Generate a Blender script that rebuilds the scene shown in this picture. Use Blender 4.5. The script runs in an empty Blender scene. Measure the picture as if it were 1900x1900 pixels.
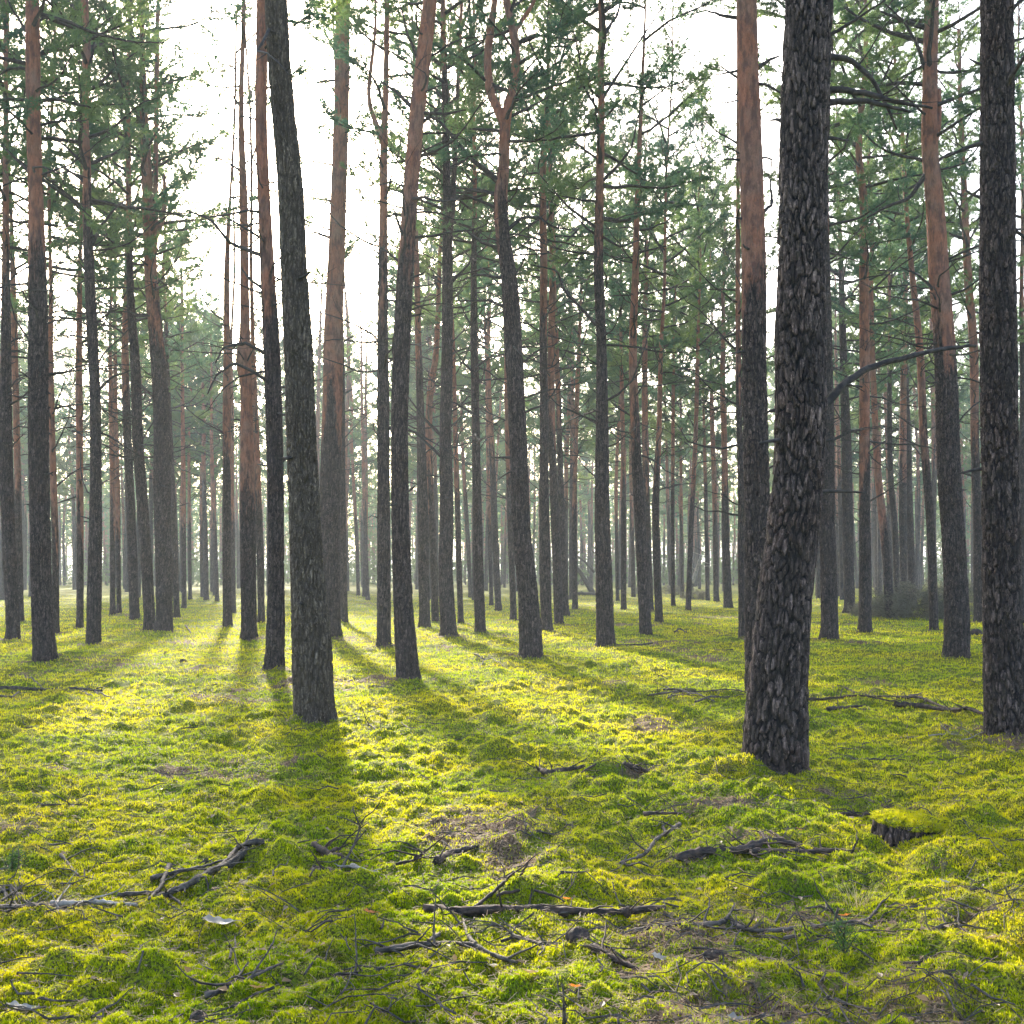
import bpy, math, random
import numpy as np

# ------------------------------------------------------------------ camera, world, sun, exposure
F = 2037.0            # focal length in photo pixels (photo is 1900 x 1900)
HOR = 1060.0          # horizon row
EYE = 1.5
S = bpy.context.scene
COL = S.collection
cam_d = bpy.data.cameras.new('camera'); cam = bpy.data.objects.new('camera', cam_d); COL.objects.link(cam)
cam.location = (0, 0, EYE); cam.rotation_euler = (math.radians(90), 0, 0)
cam_d.sensor_width = 36; cam_d.lens = F/1900*36; cam_d.shift_y = (HOR-950)/1900
cam_d.clip_start = 0.05; cam_d.clip_end = 6000
S.camera = cam

SUN_AZ = math.radians(-13.3); SUN_EL = math.radians(24.4)   # azimuth from +Y towards +X
world = bpy.data.worlds.new('World'); S.world = world; world.use_nodes = True
wn = world.node_tree; wn.nodes.clear()
sky = wn.nodes.new('ShaderNodeTexSky'); sky.sky_type = 'NISHITA'; sky.sun_disc = False
sky.sun_elevation = SUN_EL; sky.sun_rotation = SUN_AZ
sky.air_density = 1.0; sky.dust_density = 4.0; sky.ozone_density = 1.5; sky.altitude = 50
bg = wn.nodes.new('ShaderNodeBackground'); bg.inputs[1].default_value = 0.15
wo = wn.nodes.new('ShaderNodeOutputWorld')
wn.links.new(sky.outputs[0], bg.inputs[0]); wn.links.new(bg.outputs[0], wo.inputs[0])

sun_d = bpy.data.lights.new('sun', 'SUN'); sun_d.energy = 3.3; sun_d.angle = math.radians(2.0)
sun_d.color = (1.0, 0.90, 0.74)
sun = bpy.data.objects.new('sun', sun_d); COL.objects.link(sun)
from mathutils import Vector
sdir = Vector((math.sin(SUN_AZ)*math.cos(SUN_EL), math.cos(SUN_AZ)*math.cos(SUN_EL), math.sin(SUN_EL)))
sun.rotation_euler = sdir.to_track_quat('Z', 'Y').to_euler(); sun.location = sdir*60

S.view_settings.view_transform = 'Standard'; S.view_settings.look = 'None'
S.view_settings.exposure = 2.2; S.view_settings.gamma = 1.0; S.view_settings.use_curve_mapping = False
S.render.engine = 'CYCLES'
cy = S.cycles
cy.max_bounces = 6; cy.diffuse_bounces = 3; cy.glossy_bounces = 2; cy.transmission_bounces = 4
cy.transparent_max_bounces = 8; cy.volume_bounces = 1; cy.caustics_reflective = False; cy.caustics_refractive = False
cy.use_denoising = True; cy.sample_clamp_indirect = 6.0
cy.use_adaptive_sampling = True; cy.adaptive_threshold = 0.02

# ------------------------------------------------------------------ helpers
def ih(ix, iy, seed):
    n = (ix.astype(np.int64)*374761393 + iy.astype(np.int64)*668265263 + seed*2147483647) & 0xffffffff
    n = ((n ^ (n >> 13))*1274126177) & 0xffffffff
    n = ((n ^ (n >> 16))*2246822519) & 0xffffffff
    return ((n ^ (n >> 15)) & 0xffffff)/16777216.0
def vn(x, y, seed=0):
    x = np.asarray(x, float); y = np.asarray(y, float)
    ix = np.floor(x); iy = np.floor(y); fx = x-ix; fy = y-iy
    fx = fx*fx*fx*(fx*(fx*6-15)+10); fy = fy*fy*fy*(fy*(fy*6-15)+10)
    a = ih(ix, iy, seed); b = ih(ix+1, iy, seed); c = ih(ix, iy+1, seed); d = ih(ix+1, iy+1, seed)
    return (a*(1-fx)+b*fx)*(1-fy)+(c*(1-fx)+d*fx)*fy
def fbm(x, y, seed=0, o=3):
    s = 0; a = 0.5; t = 0
    for k in range(o):
        s = s+a*vn(x*2**k+k*17.3, y*2**k-k*9.1, seed+k); t += a; a *= .5
    return s/t
def voro(x, y, seed=0, perx=None, jit=0.85):
    """F1, F2 of a jittered grid; perx wraps x cells."""
    x = np.asarray(x, float); y = np.asarray(y, float)
    ix = np.floor(x); iy = np.floor(y)
    f1 = np.full(x.shape, 9.); f2 = np.full(x.shape, 9.); cid = np.zeros(x.shape)
    for dx in (-1, 0, 1):
        for dy in (-1, 0, 1):
            cx = ix+dx; cyy = iy+dy
            hx = np.mod(cx, perx) if perx else cx
            px = cx+.5+(ih(hx, cyy, seed)-.5)*jit; py = cyy+.5+(ih(hx, cyy, seed+7)-.5)*jit
            d = np.hypot(px-x, py-y)
            closer = d < f1
            f2 = np.where(closer, f1, np.minimum(f2, d))
            cid = np.where(closer, ih(hx, cyy, seed+13), cid)
            f1 = np.where(closer, d, f1)
    return f1, f2, cid
def sstep(a, b, x):
    t = np.clip((x-a)/(b-a), 0, 1); return t*t*(3-2*t)

class MB:
    """Collects vertices, faces (tris or quads), material indices and float attributes; build() links ONE mesh object."""
    def __init__(s): s.v = []; s.f = []; s.m = []; s.n = 0; s.a = {}
    def add(s, v, f, m=0, **at):
        v = np.asarray(v, np.float32); f = np.asarray(f, np.int64)
        s.v.append(v); s.f.append(f+s.n); s.m.append(np.full(len(f), m, np.int32))
        for k in at: s.a.setdefault(k, []).append((s.n, np.broadcast_to(np.asarray(at[k], np.float32), (len(v),))))
        s.n += len(v)
    def data(s, name, mats, smooth=True):
        V = np.concatenate(s.v)
        starts = []; loops = []; ml = []; off = 0; tot = []
        for f, m in zip(s.f, s.m):
            k = f.shape[1]; loops.append(f.ravel()); starts.append(off+np.arange(len(f))*k); tot.append(np.full(len(f), k)); off += f.size; ml.append(m)
        L = np.concatenate(loops).astype(np.int32); ST = np.concatenate(starts).astype(np.int32)
        me = bpy.data.meshes.new(name)
        me.vertices.add(len(V)); me.vertices.foreach_set('co', V.ravel())
        me.loops.add(len(L)); me.loops.foreach_set('vertex_index', L)
        me.polygons.add(len(ST)); me.polygons.foreach_set('loop_start', ST); me.polygons.foreach_set('loop_total', np.concatenate(tot).astype(np.int32))
        me.polygons.foreach_set('material_index', np.concatenate(ml))
        me.polygons.foreach_set('use_smooth', np.full(len(ST), smooth, bool))
        for k, lst in s.a.items():
            arr = np.zeros(len(V), np.float32)
            for o, a in lst: arr[o:o+len(a)] = a
            me.attributes.new(k, 'FLOAT', 'POINT').data.foreach_set('value', arr)
        for m in (mats if isinstance(mats, (list, tuple)) else [mats]): me.materials.append(m)
        me.update(calc_edges=True)
        return me
    def build(s, name, mats, parent=None, smooth=True):
        return link(name, s.data(name, mats, smooth), parent)
def link(name, me, parent=None):
    o = bpy.data.objects.new(name, me); COL.objects.link(o)
    if parent: o.parent = parent
    return o
def tag(o, label=None, cat=None, group=None, kind=None):
    if label: o['label'] = label
    if cat: o['category'] = cat
    if group: o['group'] = group
    if kind: o['kind'] = kind
    return o
def empty(name, loc, label, cat, group=None):
    o = bpy.data.objects.new(name, None); COL.objects.link(o); o.location = loc
    return tag(o, label, cat, group)

def tube(P, R, k=6, caps=True):
    P = np.asarray(P, float); R = np.broadcast_to(np.asarray(R, float), (len(P),))
    T = np.gradient(P, axis=0); T /= np.linalg.norm(T, axis=1, keepdims=True)+1e-9
    ref = np.array([0, 0, 1.]) if abs(T[:, 2]).mean() < .7 else np.array([0, 1., 0])
    A = np.cross(T, ref); A /= np.linalg.norm(A, axis=1, keepdims=True)+1e-9
    B = np.cross(T, A)
    th = np.arange(k)/k*2*math.pi
    V = P[:, None]+R[:, None, None]*(np.cos(th)[None, :, None]*A[:, None]+np.sin(th)[None, :, None]*B[:, None])
    n = len(P); i = np.arange(n-1)[:, None]*k; j = np.arange(k)[None]; j2 = (j+1) % k
    Fq = np.stack([i+j, i+j2, i+k+j2, i+k+j], -1).reshape(-1, 4)
    return V.reshape(-1, 3), Fq
def capped(P, R, k=6):
    """tube closed by shrinking its ends to a point"""
    P = np.asarray(P, float); R = np.broadcast_to(np.asarray(R, float), (len(P),))
    d0 = P[0]-P[1]; d0 /= np.linalg.norm(d0)+1e-9; d1 = P[-1]-P[-2]; d1 /= np.linalg.norm(d1)+1e-9
    P2 = np.vstack([P[0]+d0*R[0]*.15, P, P[-1]+d1*R[-1]*.15]); R2 = np.concatenate([[R[0]*.05], R, [R[-1]*.05]])
    return tube(P2, R2, k)
def resample(P, R, step):
    P = np.asarray(P, float); R = np.asarray(R, float)
    s = np.concatenate([[0], np.cumsum(np.linalg.norm(np.diff(P, axis=0), axis=1))])
    n = max(3, int(s[-1]/step)+1); t = np.linspace(0, s[-1], n)
    # smooth by catmull-like interpolation of dense samples
    Q = np.stack([np.interp(t, s, P[:, i]) for i in range(3)], 1)
    r = np.interp(t, s, R)
    w = max(1, int(n/(len(P)*2.2)))
    if w > 1 and n > 2*w+2:
        ker = np.ones(w)/w
        for i in range(3):
            pad = np.concatenate([2*Q[0, i]-Q[1:w+1, i][::-1], Q[:, i], 2*Q[-1, i]-Q[-w-1:-1, i][::-1]])
            Q[:, i] = np.convolve(pad, ker, 'same')[w:-w]
    return Q, r

# ------------------------------------------------------------------ materials
def new_mat(name):
    m = bpy.data.materials.new(name); m.use_nodes = True; m.node_tree.nodes.clear(); return m, m.node_tree
def N(nt, t, **kw):
    n = nt.nodes.new(t)
    for k, v in kw.items():
        if k.startswith('i_'): n.inputs[int(k[2:])].default_value = v
        else: setattr(n, k, v)
    return n
def mixc(nt, fac, a, b):
    n = nt.nodes.new('ShaderNodeMix'); n.data_type = 'RGBA'
    for sock, val in ((n.inputs[0], fac), (n.inputs[6], a), (n.inputs[7], b)):
        if hasattr(val, 'node'): nt.links.new(val, sock)
        else: sock.default_value = val if not isinstance(val, tuple) else (*val, 1)
    return n.outputs[2]
def noise(nt, vec, scale, detail=4, rough=.6):
    n = N(nt, 'ShaderNodeTexNoise'); n.inputs['Scale'].default_value = scale; n.inputs['Detail'].default_value = detail; n.inputs['Roughness'].default_value = rough
    nt.links.new(vec, n.inputs['Vector']); return n.outputs[0]
def ramp(nt, val, a, b):
    n = N(nt, 'ShaderNodeMapRange'); n.interpolation_type = 'SMOOTHSTEP'; n.inputs[1].default_value = a; n.inputs[2].default_value = b
    nt.links.new(val, n.inputs[0]); return n.outputs[0]
def mul(nt, a, b, op='MULTIPLY'):
    n = N(nt, 'ShaderNodeMath', operation=op)
    for s_, v in ((n.inputs[0], a), (n.inputs[1], b)):
        if hasattr(v, 'node'): nt.links.new(v, s_)
        else: s_.default_value = v
    return n.outputs[0]
def attr(nt, name): return N(nt, 'ShaderNodeAttribute', attribute_name=name).outputs['Fac']
def scaled(nt, vec, sc):
    n = N(nt, 'ShaderNodeMapping'); n.inputs['Scale'].default_value = sc; nt.links.new(vec, n.inputs[0]); return n.outputs[0]

def bark_material(name, plate=(.235, .168, .148), furrow=(.006, .005, .006), warm=(.16, .092, .068), orange=(.48, .19, .115)):  # default furrow: dark bark tone, deepened to paint in crevice shade
    m, nt = new_mat(name)
    tc = N(nt, 'ShaderNodeTexCoord').outputs['Object']
    v1 = scaled(nt, tc, (1, 1, .22)); v2 = scaled(nt, tc, (1, 1, .5))
    n1 = noise(nt, v1, 26, 6, .7); n2 = noise(nt, tc, 1.3, 3); n3 = noise(nt, v2, 90, 3)
    vo = N(nt, 'ShaderNodeTexVoronoi', feature='DISTANCE_TO_EDGE'); vo.inputs['Scale'].default_value = 21
    nt.links.new(scaled(nt, tc, (1, 1, .24)), vo.inputs['Vector'])
    fine = mul(nt, ramp(nt, vo.outputs['Distance'], -0.05, 0.12), ramp(nt, noise(nt, scaled(nt, tc, (1, 1, .12)), 48, 4, .7), .3, .6))
    pl = attr(nt, 'plate')
    pc = mixc(nt, ramp(nt, n1, .35, .7), tuple(c*.3 for c in plate), tuple(c*1.5 for c in plate))
    pc = mixc(nt, ramp(nt, n2, .45, .7), pc, warm)
    pc = mixc(nt, mul(nt, ramp(nt, n3, .5, .72), .75), pc, tuple(c*2.6 for c in plate))
    low = mixc(nt, mul(nt, pl, mul(nt, fine, .35, 'MAXIMUM')), furrow, pc)
    oc = mixc(nt, ramp(nt, n1, .3, .7), tuple(c*.55 for c in orange), orange)
    oc = mixc(nt, mul(nt, ramp(nt, n2, .4, .7), .7), oc, (.30, .20, .16))
    oc = mixc(nt, mul(nt, ramp(nt, n3, .52, .7), .5), oc, (.10, .06, .05))
    n4 = noise(nt, scaled(nt, tc, (1, 1, .35)), 9, 5, .7); oc = mixc(nt, mul(nt, ramp(nt, n4, .45, .62), .8), oc, (.13, .07, .058))
    og = attr(nt, 'orange')
    ogm = ramp(nt, mul(nt, og, mul(nt, mul(nt, n1, .5, 'SUBTRACT'), .9), 'ADD'), .3, .7)
    col = mixc(nt, ogm, low, oc)
    b = N(nt, 'ShaderNodeBsdfPrincipled'); nt.links.new(col, b.inputs['Base Color']); b.inputs['Roughness'].default_value = .85
    b.inputs['Specular IOR Level'].default_value = .25
    bp = N(nt, 'ShaderNodeBump'); bp.inputs['Strength'].default_value = .8; bp.inputs['Distance'].default_value = .016
    nt.links.new(mul(nt, mul(nt, fine, n1, 'ADD'), mul(nt, n3, .4), 'ADD'), bp.inputs['Height']); nt.links.new(bp.outputs[0], b.inputs['Normal'])
    o = N(nt, 'ShaderNodeOutputMaterial'); nt.links.new(b.outputs[0], o.inputs[0]); return m
BARK = bark_material('pine_bark')
BARK_BROWN = bark_material('pine_bark_brown', plate=(.32, .25, .19), furrow=(.05, .037, .028), warm=(.12, .085, .062))

def wood_material(name, c1, c2):
    m, nt = new_mat(name); tc = N(nt, 'ShaderNodeTexCoord').outputs['Object']
    n = noise(nt, tc, 22, 5); c = mixc(nt, ramp(nt, n, .35, .68), c1, c2)
    b = N(nt, 'ShaderNodeBsdfPrincipled'); b.inputs['Roughness'].default_value = .85; nt.links.new(c, b.inputs['Base Color'])
    bp = N(nt, 'ShaderNodeBump'); bp.inputs['Strength'].default_value = .5; bp.inputs['Distance'].default_value = .006
    nt.links.new(n, bp.inputs['Height']); nt.links.new(bp.outputs[0], b.inputs['Normal'])
    o = N(nt, 'ShaderNodeOutputMaterial'); nt.links.new(b.outputs[0], o.inputs[0]); return m
TWIG = wood_material('dark_twig', (.018, .014, .013), (.06, .047, .042))
STICK = wood_material('fallen_wood', (.022, .016, .013), (.11, .088, .07))
PALE = wood_material('pale_wood', (.16, .14, .12), (.38, .34, .29))
REDROT = wood_material('rotten_wood', (.014, .010, .008), (.085, .05, .036))

def leafy(name, cols, trans, tcol, scale=.7, rough=.6, spec=.3):
    m, nt = new_mat(name)
    pos = N(nt, 'ShaderNodeNewGeometry').outputs['Position']
    n = noise(nt, pos, scale, 3); r = attr(nt, 'rnd')
    c = mixc(nt, ramp(nt, n, .35, .65), cols[0], cols[1]); c = mixc(nt, mul(nt, ramp(nt, r, .55, 1.0), .8), c, cols[2])
    t = mixc(nt, ramp(nt, n, .35, .65), tcol[0], tcol[1])
    b = N(nt, 'ShaderNodeBsdfPrincipled'); nt.links.new(c, b.inputs['Base Color']); b.inputs['Roughness'].default_value = rough; b.inputs['Specular IOR Level'].default_value = spec
    tr = N(nt, 'ShaderNodeBsdfTranslucent'); nt.links.new(t, tr.inputs[0])
    mx = N(nt, 'ShaderNodeMixShader'); mx.inputs[0].default_value = trans
    nt.links.new(b.outputs[0], mx.inputs[1]); nt.links.new(tr.outputs[0], mx.inputs[2])
    o = N(nt, 'ShaderNodeOutputMaterial'); nt.links.new(mx.outputs[0], o.inputs[0]); return m
NEEDLE = leafy('pine_needles', ((.035, .085, .065), (.055, .115, .06), (.10, .15, .06)), .42, ((.09, .22, .12), (.30, .42, .10)), .3)
BRUSH = leafy('dead_needles', ((.10, .10, .07), (.14, .13, .09), (.18, .16, .12)), .3, ((.12, .12, .08), (.2, .18, .12)), .8)
SHRUB = leafy('undergrowth_leaves', ((.05, .10, .04), (.09, .14, .05), (.14, .18, .06)), .4, ((.12, .2, .06), (.2, .28, .07)), .15)
DRY = leafy('dry_grass_blades', ((.30, .26, .12), (.38, .33, .18), (.45, .40, .25)), .4, ((.4, .35, .15), (.5, .42, .2)), 3)
LEAF = leafy('dry_leaf', ((.22, .15, .10), (.34, .26, .18), (.42, .22, .08)), .3, ((.4, .28, .12), (.5, .35, .15)), 6, .5)
ORANGE = leafy('orange_leaf', ((.5, .15, .04), (.55, .22, .06), (.6, .25, .08)), .35, ((.8, .25, .03), (.8, .3, .05)), 9, .5)

def moss_material(name, blades):
    m, nt = new_mat(name)
    pos = N(nt, 'ShaderNodeNewGeometry').outputs['Position']
    big = noise(nt, pos, .55, 4); mid = noise(nt, pos, 2.6, 5, .65); fine = noise(nt, pos, 17, 4); vf = noise(nt, pos, 85, 2)
    c = mixc(nt, ramp(nt, big, .40, .62), (.22, .30, .002), (.48, .45, .003))
    c = mixc(nt, mul(nt, ramp(nt, noise(nt, scaled(nt, pos, (.6, 1.3, 1)), 5.5, 6, .75), .53, .68), .68), c, (.13, .09, .04))
    c = mixc(nt, mul(nt, ramp(nt, mid, .45, .72), .85), c, (.095, .19, .003))
    c = mixc(nt, mul(nt, ramp(nt, fine, .46, .75), .6), c, (.38, .37, .02))
    if blades:
        c = mixc(nt, mul(nt, ramp(nt, attr(nt, 'rnd'), .8, 1.0), .7), c, (.34, .28, .07))
        c = mixc(nt, mul(nt, ramp(nt, attr(nt, 'rnd'), .2, .0), .6), c, (.05, .11, .012))
    else:
        c = mixc(nt, ramp(nt, vf, .35, .65), c, (.045, .045, .015)); c = mixc(nt, .30, c, (.02, .022, .006))
        lit = ramp(nt, mul(nt, attr(nt, 'litter'), mul(nt, mul(nt, fine, .5, 'SUBTRACT'), 1.4), 'ADD'), .35, .65)
        lc = mixc(nt, ramp(nt, vf, .35, .65), (.05, .032, .02), (.23, .15, .09))
        lc = mixc(nt, ramp(nt, fine, .55, .7), lc, (.14, .12, .07))
        c = mixc(nt, lit, c, lc)
    b = N(nt, 'ShaderNodeBsdfPrincipled'); nt.links.new(c, b.inputs['Base Color']); b.inputs['Roughness'].default_value = .8; b.inputs['Specular IOR Level'].default_value = .04
    o = N(nt, 'ShaderNodeOutputMaterial')
    if blades:
        tr = N(nt, 'ShaderNodeBsdfTranslucent')
        hs = N(nt, 'ShaderNodeHueSaturation'); hs.inputs['Value'].default_value = 2.2; hs.inputs['Hue'].default_value = .49; nt.links.new(c, hs.inputs['Color']); nt.links.new(hs.outputs[0], tr.inputs[0])
        mx = N(nt, 'ShaderNodeMixShader'); mx.inputs[0].default_value = .42
        nt.links.new(b.outputs[0], mx.inputs[1]); nt.links.new(tr.outputs[0], mx.inputs[2]); nt.links.new(mx.outputs[0], o.inputs[0])
    else:
        bp = N(nt, 'ShaderNodeBump'); bp.inputs['Strength'].default_value = .8; bp.inputs['Distance'].default_value = .02
        nt.links.new(mul(nt, fine, mul(nt, vf, .5), 'ADD'), bp.inputs['Height']); nt.links.new(bp.outputs[0], b.inputs['Normal'])
        nt.links.new(b.outputs[0], o.inputs[0])
    return m
MOSS_G = moss_material('forest_floor', False); MOSS_B = moss_material('moss_fronds', True)

# ------------------------------------------------------------------ ground shape
def gp(px, py, z=0.0):
    d = F*(EYE-z)/(py-HOR); return np.array([(px-950)/F*d, d])
def dep(py): return F*EYE/(py-HOR)
# mounds seen in the photo: pixel centre, half width px, height m
MOUNDS = [(930, 1400, 55, .10), (485, 1495, 55, .12), (530, 1610, 75, .16), (1010, 1660, 110, .13), (1460, 1650, 80, .11),
          (110, 1790, 110, .12), (270, 1800, 110, .10), (390, 1720, 80, .09), (520, 1790, 120, .10), (280, 1400, 60, .07),
          (215, 1350, 45, .06), (1720, 1575, 120, .07), (1880, 1590, 130, .09), (1775, 1560, 60, .14), (1725, 1535, 50, .10), (655, 1175, 40, .10), (1560, 1330, 90, .08),
          (240, 1745, 60, .06), (650, 1650, 90, .08), (1370, 1440, 90, .07), (1170, 1880, 60, .08), (1330, 1840, 120, .05), (900, 1580, 70, .07),
          (1310, 1265, 50, .09), (130, 1300, 60, .08), (700, 1720, 110, .06), (1800, 1840, 120, .08), (30, 1650, 60, .05)]
MG = []
for px, py, w, h in MOUNDS:
    c = gp(px, py); MG.append((c[0], c[1], w/F*c[1]*.72, h))
TREEPOS = []
def ground_h(x, y):
    x = np.asarray(x, float); y = np.asarray(y, float)
    r = np.hypot(x, y); near = 1/(1+(r/35)**2)
    h = .07*(fbm(x/3.1, y/3.1, 3, 2)-.5)
    wx = x+.12*vn(x*2.3, y*2.3, 31); wy = y+.12*vn(x*2.3, y*2.3, 32)
    f1, f2, cid = voro(wx/.42, wy/.42, 5)
    msk = .35+.65*sstep(.38, .62, fbm(x/1.3, y/1.3, 8, 2))
    h = h+near*msk*.105*(cid*.8+.3)*np.clip(1-f1*f1*1.7, 0, 1)
    g1, g2, gid = voro(wx/.15+3, wy/.15, 6)
    h = h+near*.050*(gid+.2)*np.clip(1-g1*g1*1.8, 0, 1)
    k1, k2, kid = voro(wx/.055, wy/.055+4, 7); h = h+near*.020*(kid+.3)*np.clip(1-k1*k1*1.8, 0, 1)
    h = h+near*.018*(fbm(x/.07, y/.07, 9, 2)-.5)
    mx_ = x+.22*(fbm(x*3.1, y*3.1, 51, 2)-.5); my_ = y+.22*(fbm(x*3.1, y*3.1, 55, 2)-.5); mk = .35+.85*fbm(x*4, y*4, 58, 2)
    for cx, cyy, w, hh in MG:
        q = ((mx_-cx)/w)**2+((my_-cyy)/(w*.75))**2
        h = h+hh*np.exp(-q*.8)*mk
    return h-.045
def litter_m(x, y):
    x = np.asarray(x, float); y = np.asarray(y, float)
    l = sstep(.60, .74, fbm(x/1.7+5, y/2.1, 21, 4))*.6
    for cx, cyy, w in LIT: l = np.maximum(l, .72*np.exp(-(((x-cx)/w)**2+((y-cyy)/(w*.8))**2)))
    l = l*(.35+.9*sstep(.3, .7, fbm(x/.33, y/.33, 23, 3))); return np.clip(l, 0, 1)
LIT = []
for px, py, w in [(1560, 1475, 80), (1680, 1500, 80), (490, 1415, 50), (60, 1680, 100), (1240, 1600, 60), (1400, 1560, 80), (560, 1430, 50), (1180, 1430, 90), (1320, 1500, 100),
                  (760, 1265, 70), (1620, 1300, 110), (1850, 1395, 90), (930, 1560, 50), (400, 1240, 90), (250, 1235, 70), (120, 1420, 60), (640, 1350, 50), (1300, 1290, 70),
                  (1640, 1720, 110), (1800, 1700, 90), (1180, 1740, 60), (380, 1760, 50), (1750, 1610, 60)]:
    c = gp(px, py); LIT.append((c[0], c[1], w/F*c[1]))

# ------------------------------------------------------------------ tree generators
rs = np.random.RandomState(11)
def rdir(rng):
    v = rng.normal(size=3); return v/np.linalg.norm(v)
def needles(mb, P, D, rng, per, ln, wd, m=0):
    """per needles at each of the tuft points P along directions D, all in one array"""
    n = len(P); P = np.repeat(P, per, 0); D = np.repeat(D, per, 0)
    R = rng.normal(size=(n*per, 3)); X = D*rng.uniform(.2, 1.1, (n*per, 1))+R*.62; X /= np.linalg.norm(X, axis=1, keepdims=True)
    L = ln*rng.uniform(.6, 1.15, (n*per, 1)); A = np.cross(X, rng.normal(size=X.shape)); A /= np.linalg.norm(A, axis=1, keepdims=True)
    b0 = P+rng.normal(size=P.shape)*.012
    V = np.stack([b0-A*wd*.5, b0+A*wd*.5, b0+X*L], 1).reshape(-1, 3)
    Fc = np.arange(n*per*3).reshape(-1, 3)
    mb.add(V, Fc, m, rnd=np.repeat(np.repeat(rng.rand(n), per), 3))

def limb(rng, p0, az, el, L, n=7, up=.25, wob=.12):
    d = np.array([math.cos(az)*math.cos(el), math.sin(az)*math.cos(el), math.sin(el)])
    P = [np.array(p0, float)]
    for i in range(n-1):
        d = d+np.array([0, 0, up/n])+rng.normal(size=3)*wob; d /= np.linalg.norm(d)
        P.append(P[-1]+d*L/(n-1))
    return np.array(P)

def gen_crown(seed, H=9.0, R=2.3, nb=44, per=18, ln=.095, wd=.014, step=.08, k=4, dead=14, dens=1.0, axis=True):
    rng = np.random.RandomState(seed); mb = MB(); TP = []; TD = []
    if axis:
        z = np.linspace(-.5, H, 12); mb.add(*tube(np.stack([z*0, z*0, z], 1), np.interp(z, [-.5, H], [.012, .01]), 4), 1, rnd=0)
    for b in range(nb):
        t = (b+rng.rand()*.8)/nb; z0 = H*t
        prof = (.55+.45*math.sin(min(1, t*2.2+.15)*math.pi/2))*(1-max(0, t-.45)/.55*.75)
        if rng.rand() > dens: continue
        L = R*prof*rng.uniform(.55, 1.15); az = b*2.4+rng.uniform(-.5, .5); el = math.radians(5+50*t+rng.uniform(-18, 18))
        P = limb(rng, (0, 0, z0), az, el, L, 8, .35, .13)
        r0 = .012+.012*L; mb.add(*tube(P, np.linspace(r0, .004, len(P)), k), 1, rnd=0)
        ns = max(3, int(L/.17))
        for s_ in range(ns):
            q = .3+.7*(s_+rng.rand())/ns; idx = q*(len(P)-1); i0 = min(int(idx), len(P)-2); p = P[i0]+(P[i0+1]-P[i0])*(idx-i0)
            d = P[i0+1]-P[i0]; a0 = math.atan2(d[1], d[0])+rng.choice([-1, 1])*rng.uniform(.5, 1.2)
            sl = rng.uniform(.25, .62)*(1.15-q*.4); Q = limb(rng, p, a0, rng.uniform(-.15, .7), sl, 5, .3, .16)
            mb.add(*tube(Q, np.linspace(.006, .0025, 5), 3), 1, rnd=0)
            m = max(3, int(sl/step)); tt = np.linspace(.25, 1, m)*(4)
            ii = np.minimum(tt.astype(int), 3); pp = Q[ii]+(Q[ii+1]-Q[ii])*(tt-ii)[:, None]; dd = Q[ii+1]-Q[ii]
            dd /= np.linalg.norm(dd, axis=1, keepdims=True)
            jit = rng.normal(size=pp.shape)*.07
            for rep in range(2):
                TP.append(pp+jit*(rep)+rng.normal(size=pp.shape)*.03*rep); TD.append(dd+rng.normal(size=dd.shape)*.5*rep)
        TP.append(P[-1:]); TD.append((P[-1:]-P[-2:-1])/np.linalg.norm(P[-1]-P[-2]))
    needles(mb, np.concatenate(TP), np.concatenate(TD), rng, per, ln, wd)
    for b in range(dead):
        L = rng.uniform(.5, 1.9); P = limb(rng, (0, 0, -rng.uniform(.1, 4.2)), rng.rand()*6.3, rng.uniform(-.15, .7), L, 7, -.15, .2)
        mb.add(*tube(P, np.linspace(.012+.005*L, .003, 7), k), 1, rnd=0)
        for c in range(rng.randint(1, 5)):
            i0 = rng.randint(2, 6); Q = limb(rng, P[i0], rng.rand()*6.3, rng.uniform(-.3, .8), rng.uniform(.2, .7), 4, .1, .2)
            mb.add(*tube(Q, np.linspace(.006, .002, 4), 3), 1, rnd=0)
    return mb
def gen_dead(seed, L):
    rng = np.random.RandomState(seed); mb = MB()
    P = limb(rng, (0, 0, 0), 0, rng.uniform(-.1, .5), L, 10, rng.uniform(-.5, .5), .14)
    mb.add(*tube(P, np.linspace(.010+.007*L, .003, 10), 5), 0)
    for c in range(rng.randint(3, 9)):
        i0 = rng.randint(2, 9); Q = limb(rng, P[i0], rng.uniform(-1.4, 1.4), rng.uniform(-.4, .9), rng.uniform(.15, .8), 5, .1, .2)
        mb.add(*tube(Q, np.linspace(.006, .002, 5), 3), 0)
        if rng.rand() < .5:
            Q2 = limb(rng, Q[2], rng.uniform(-1.6, 1.6), rng.uniform(-.4, .9), rng.uniform(.1, .4), 4, .1, .2); mb.add(*tube(Q2, np.linspace(.004, .0015, 4), 3), 0)
    return mb
CROWN_N = [gen_crown(100+i) for i in range(6)]                 # near: fine needles
CROWN_S = [gen_crown(150+i, R=1.8, nb=24, dens=.85, dead=18) for i in range(3)]     # sparse
CROWN_X = [gen_crown(170+i, R=1.5, nb=14, dens=.8, per=14, dead=14) for i in range(2)]
CROWN_F = [gen_crown(200+i, H=10.5, R=2.9, nb=44, per=14, ln=.17, wd=.030, step=.12, k=3, dead=12).data('crown', [NEEDLE, TWIG], False) for i in range(6)]
CROWN_FS = [gen_crown(240+i, H=9, R=1.7, nb=15, per=7, ln=.14, wd=.02, step=.12, k=3, dead=12).data('crown', [NEEDLE, TWIG], False) for i in range(3)]
DEAD = [gen_dead(300+i, 0.5+.2*(i % 9)).data('dead_branch', TWIG) for i in range(18)]
STUB = []
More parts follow.
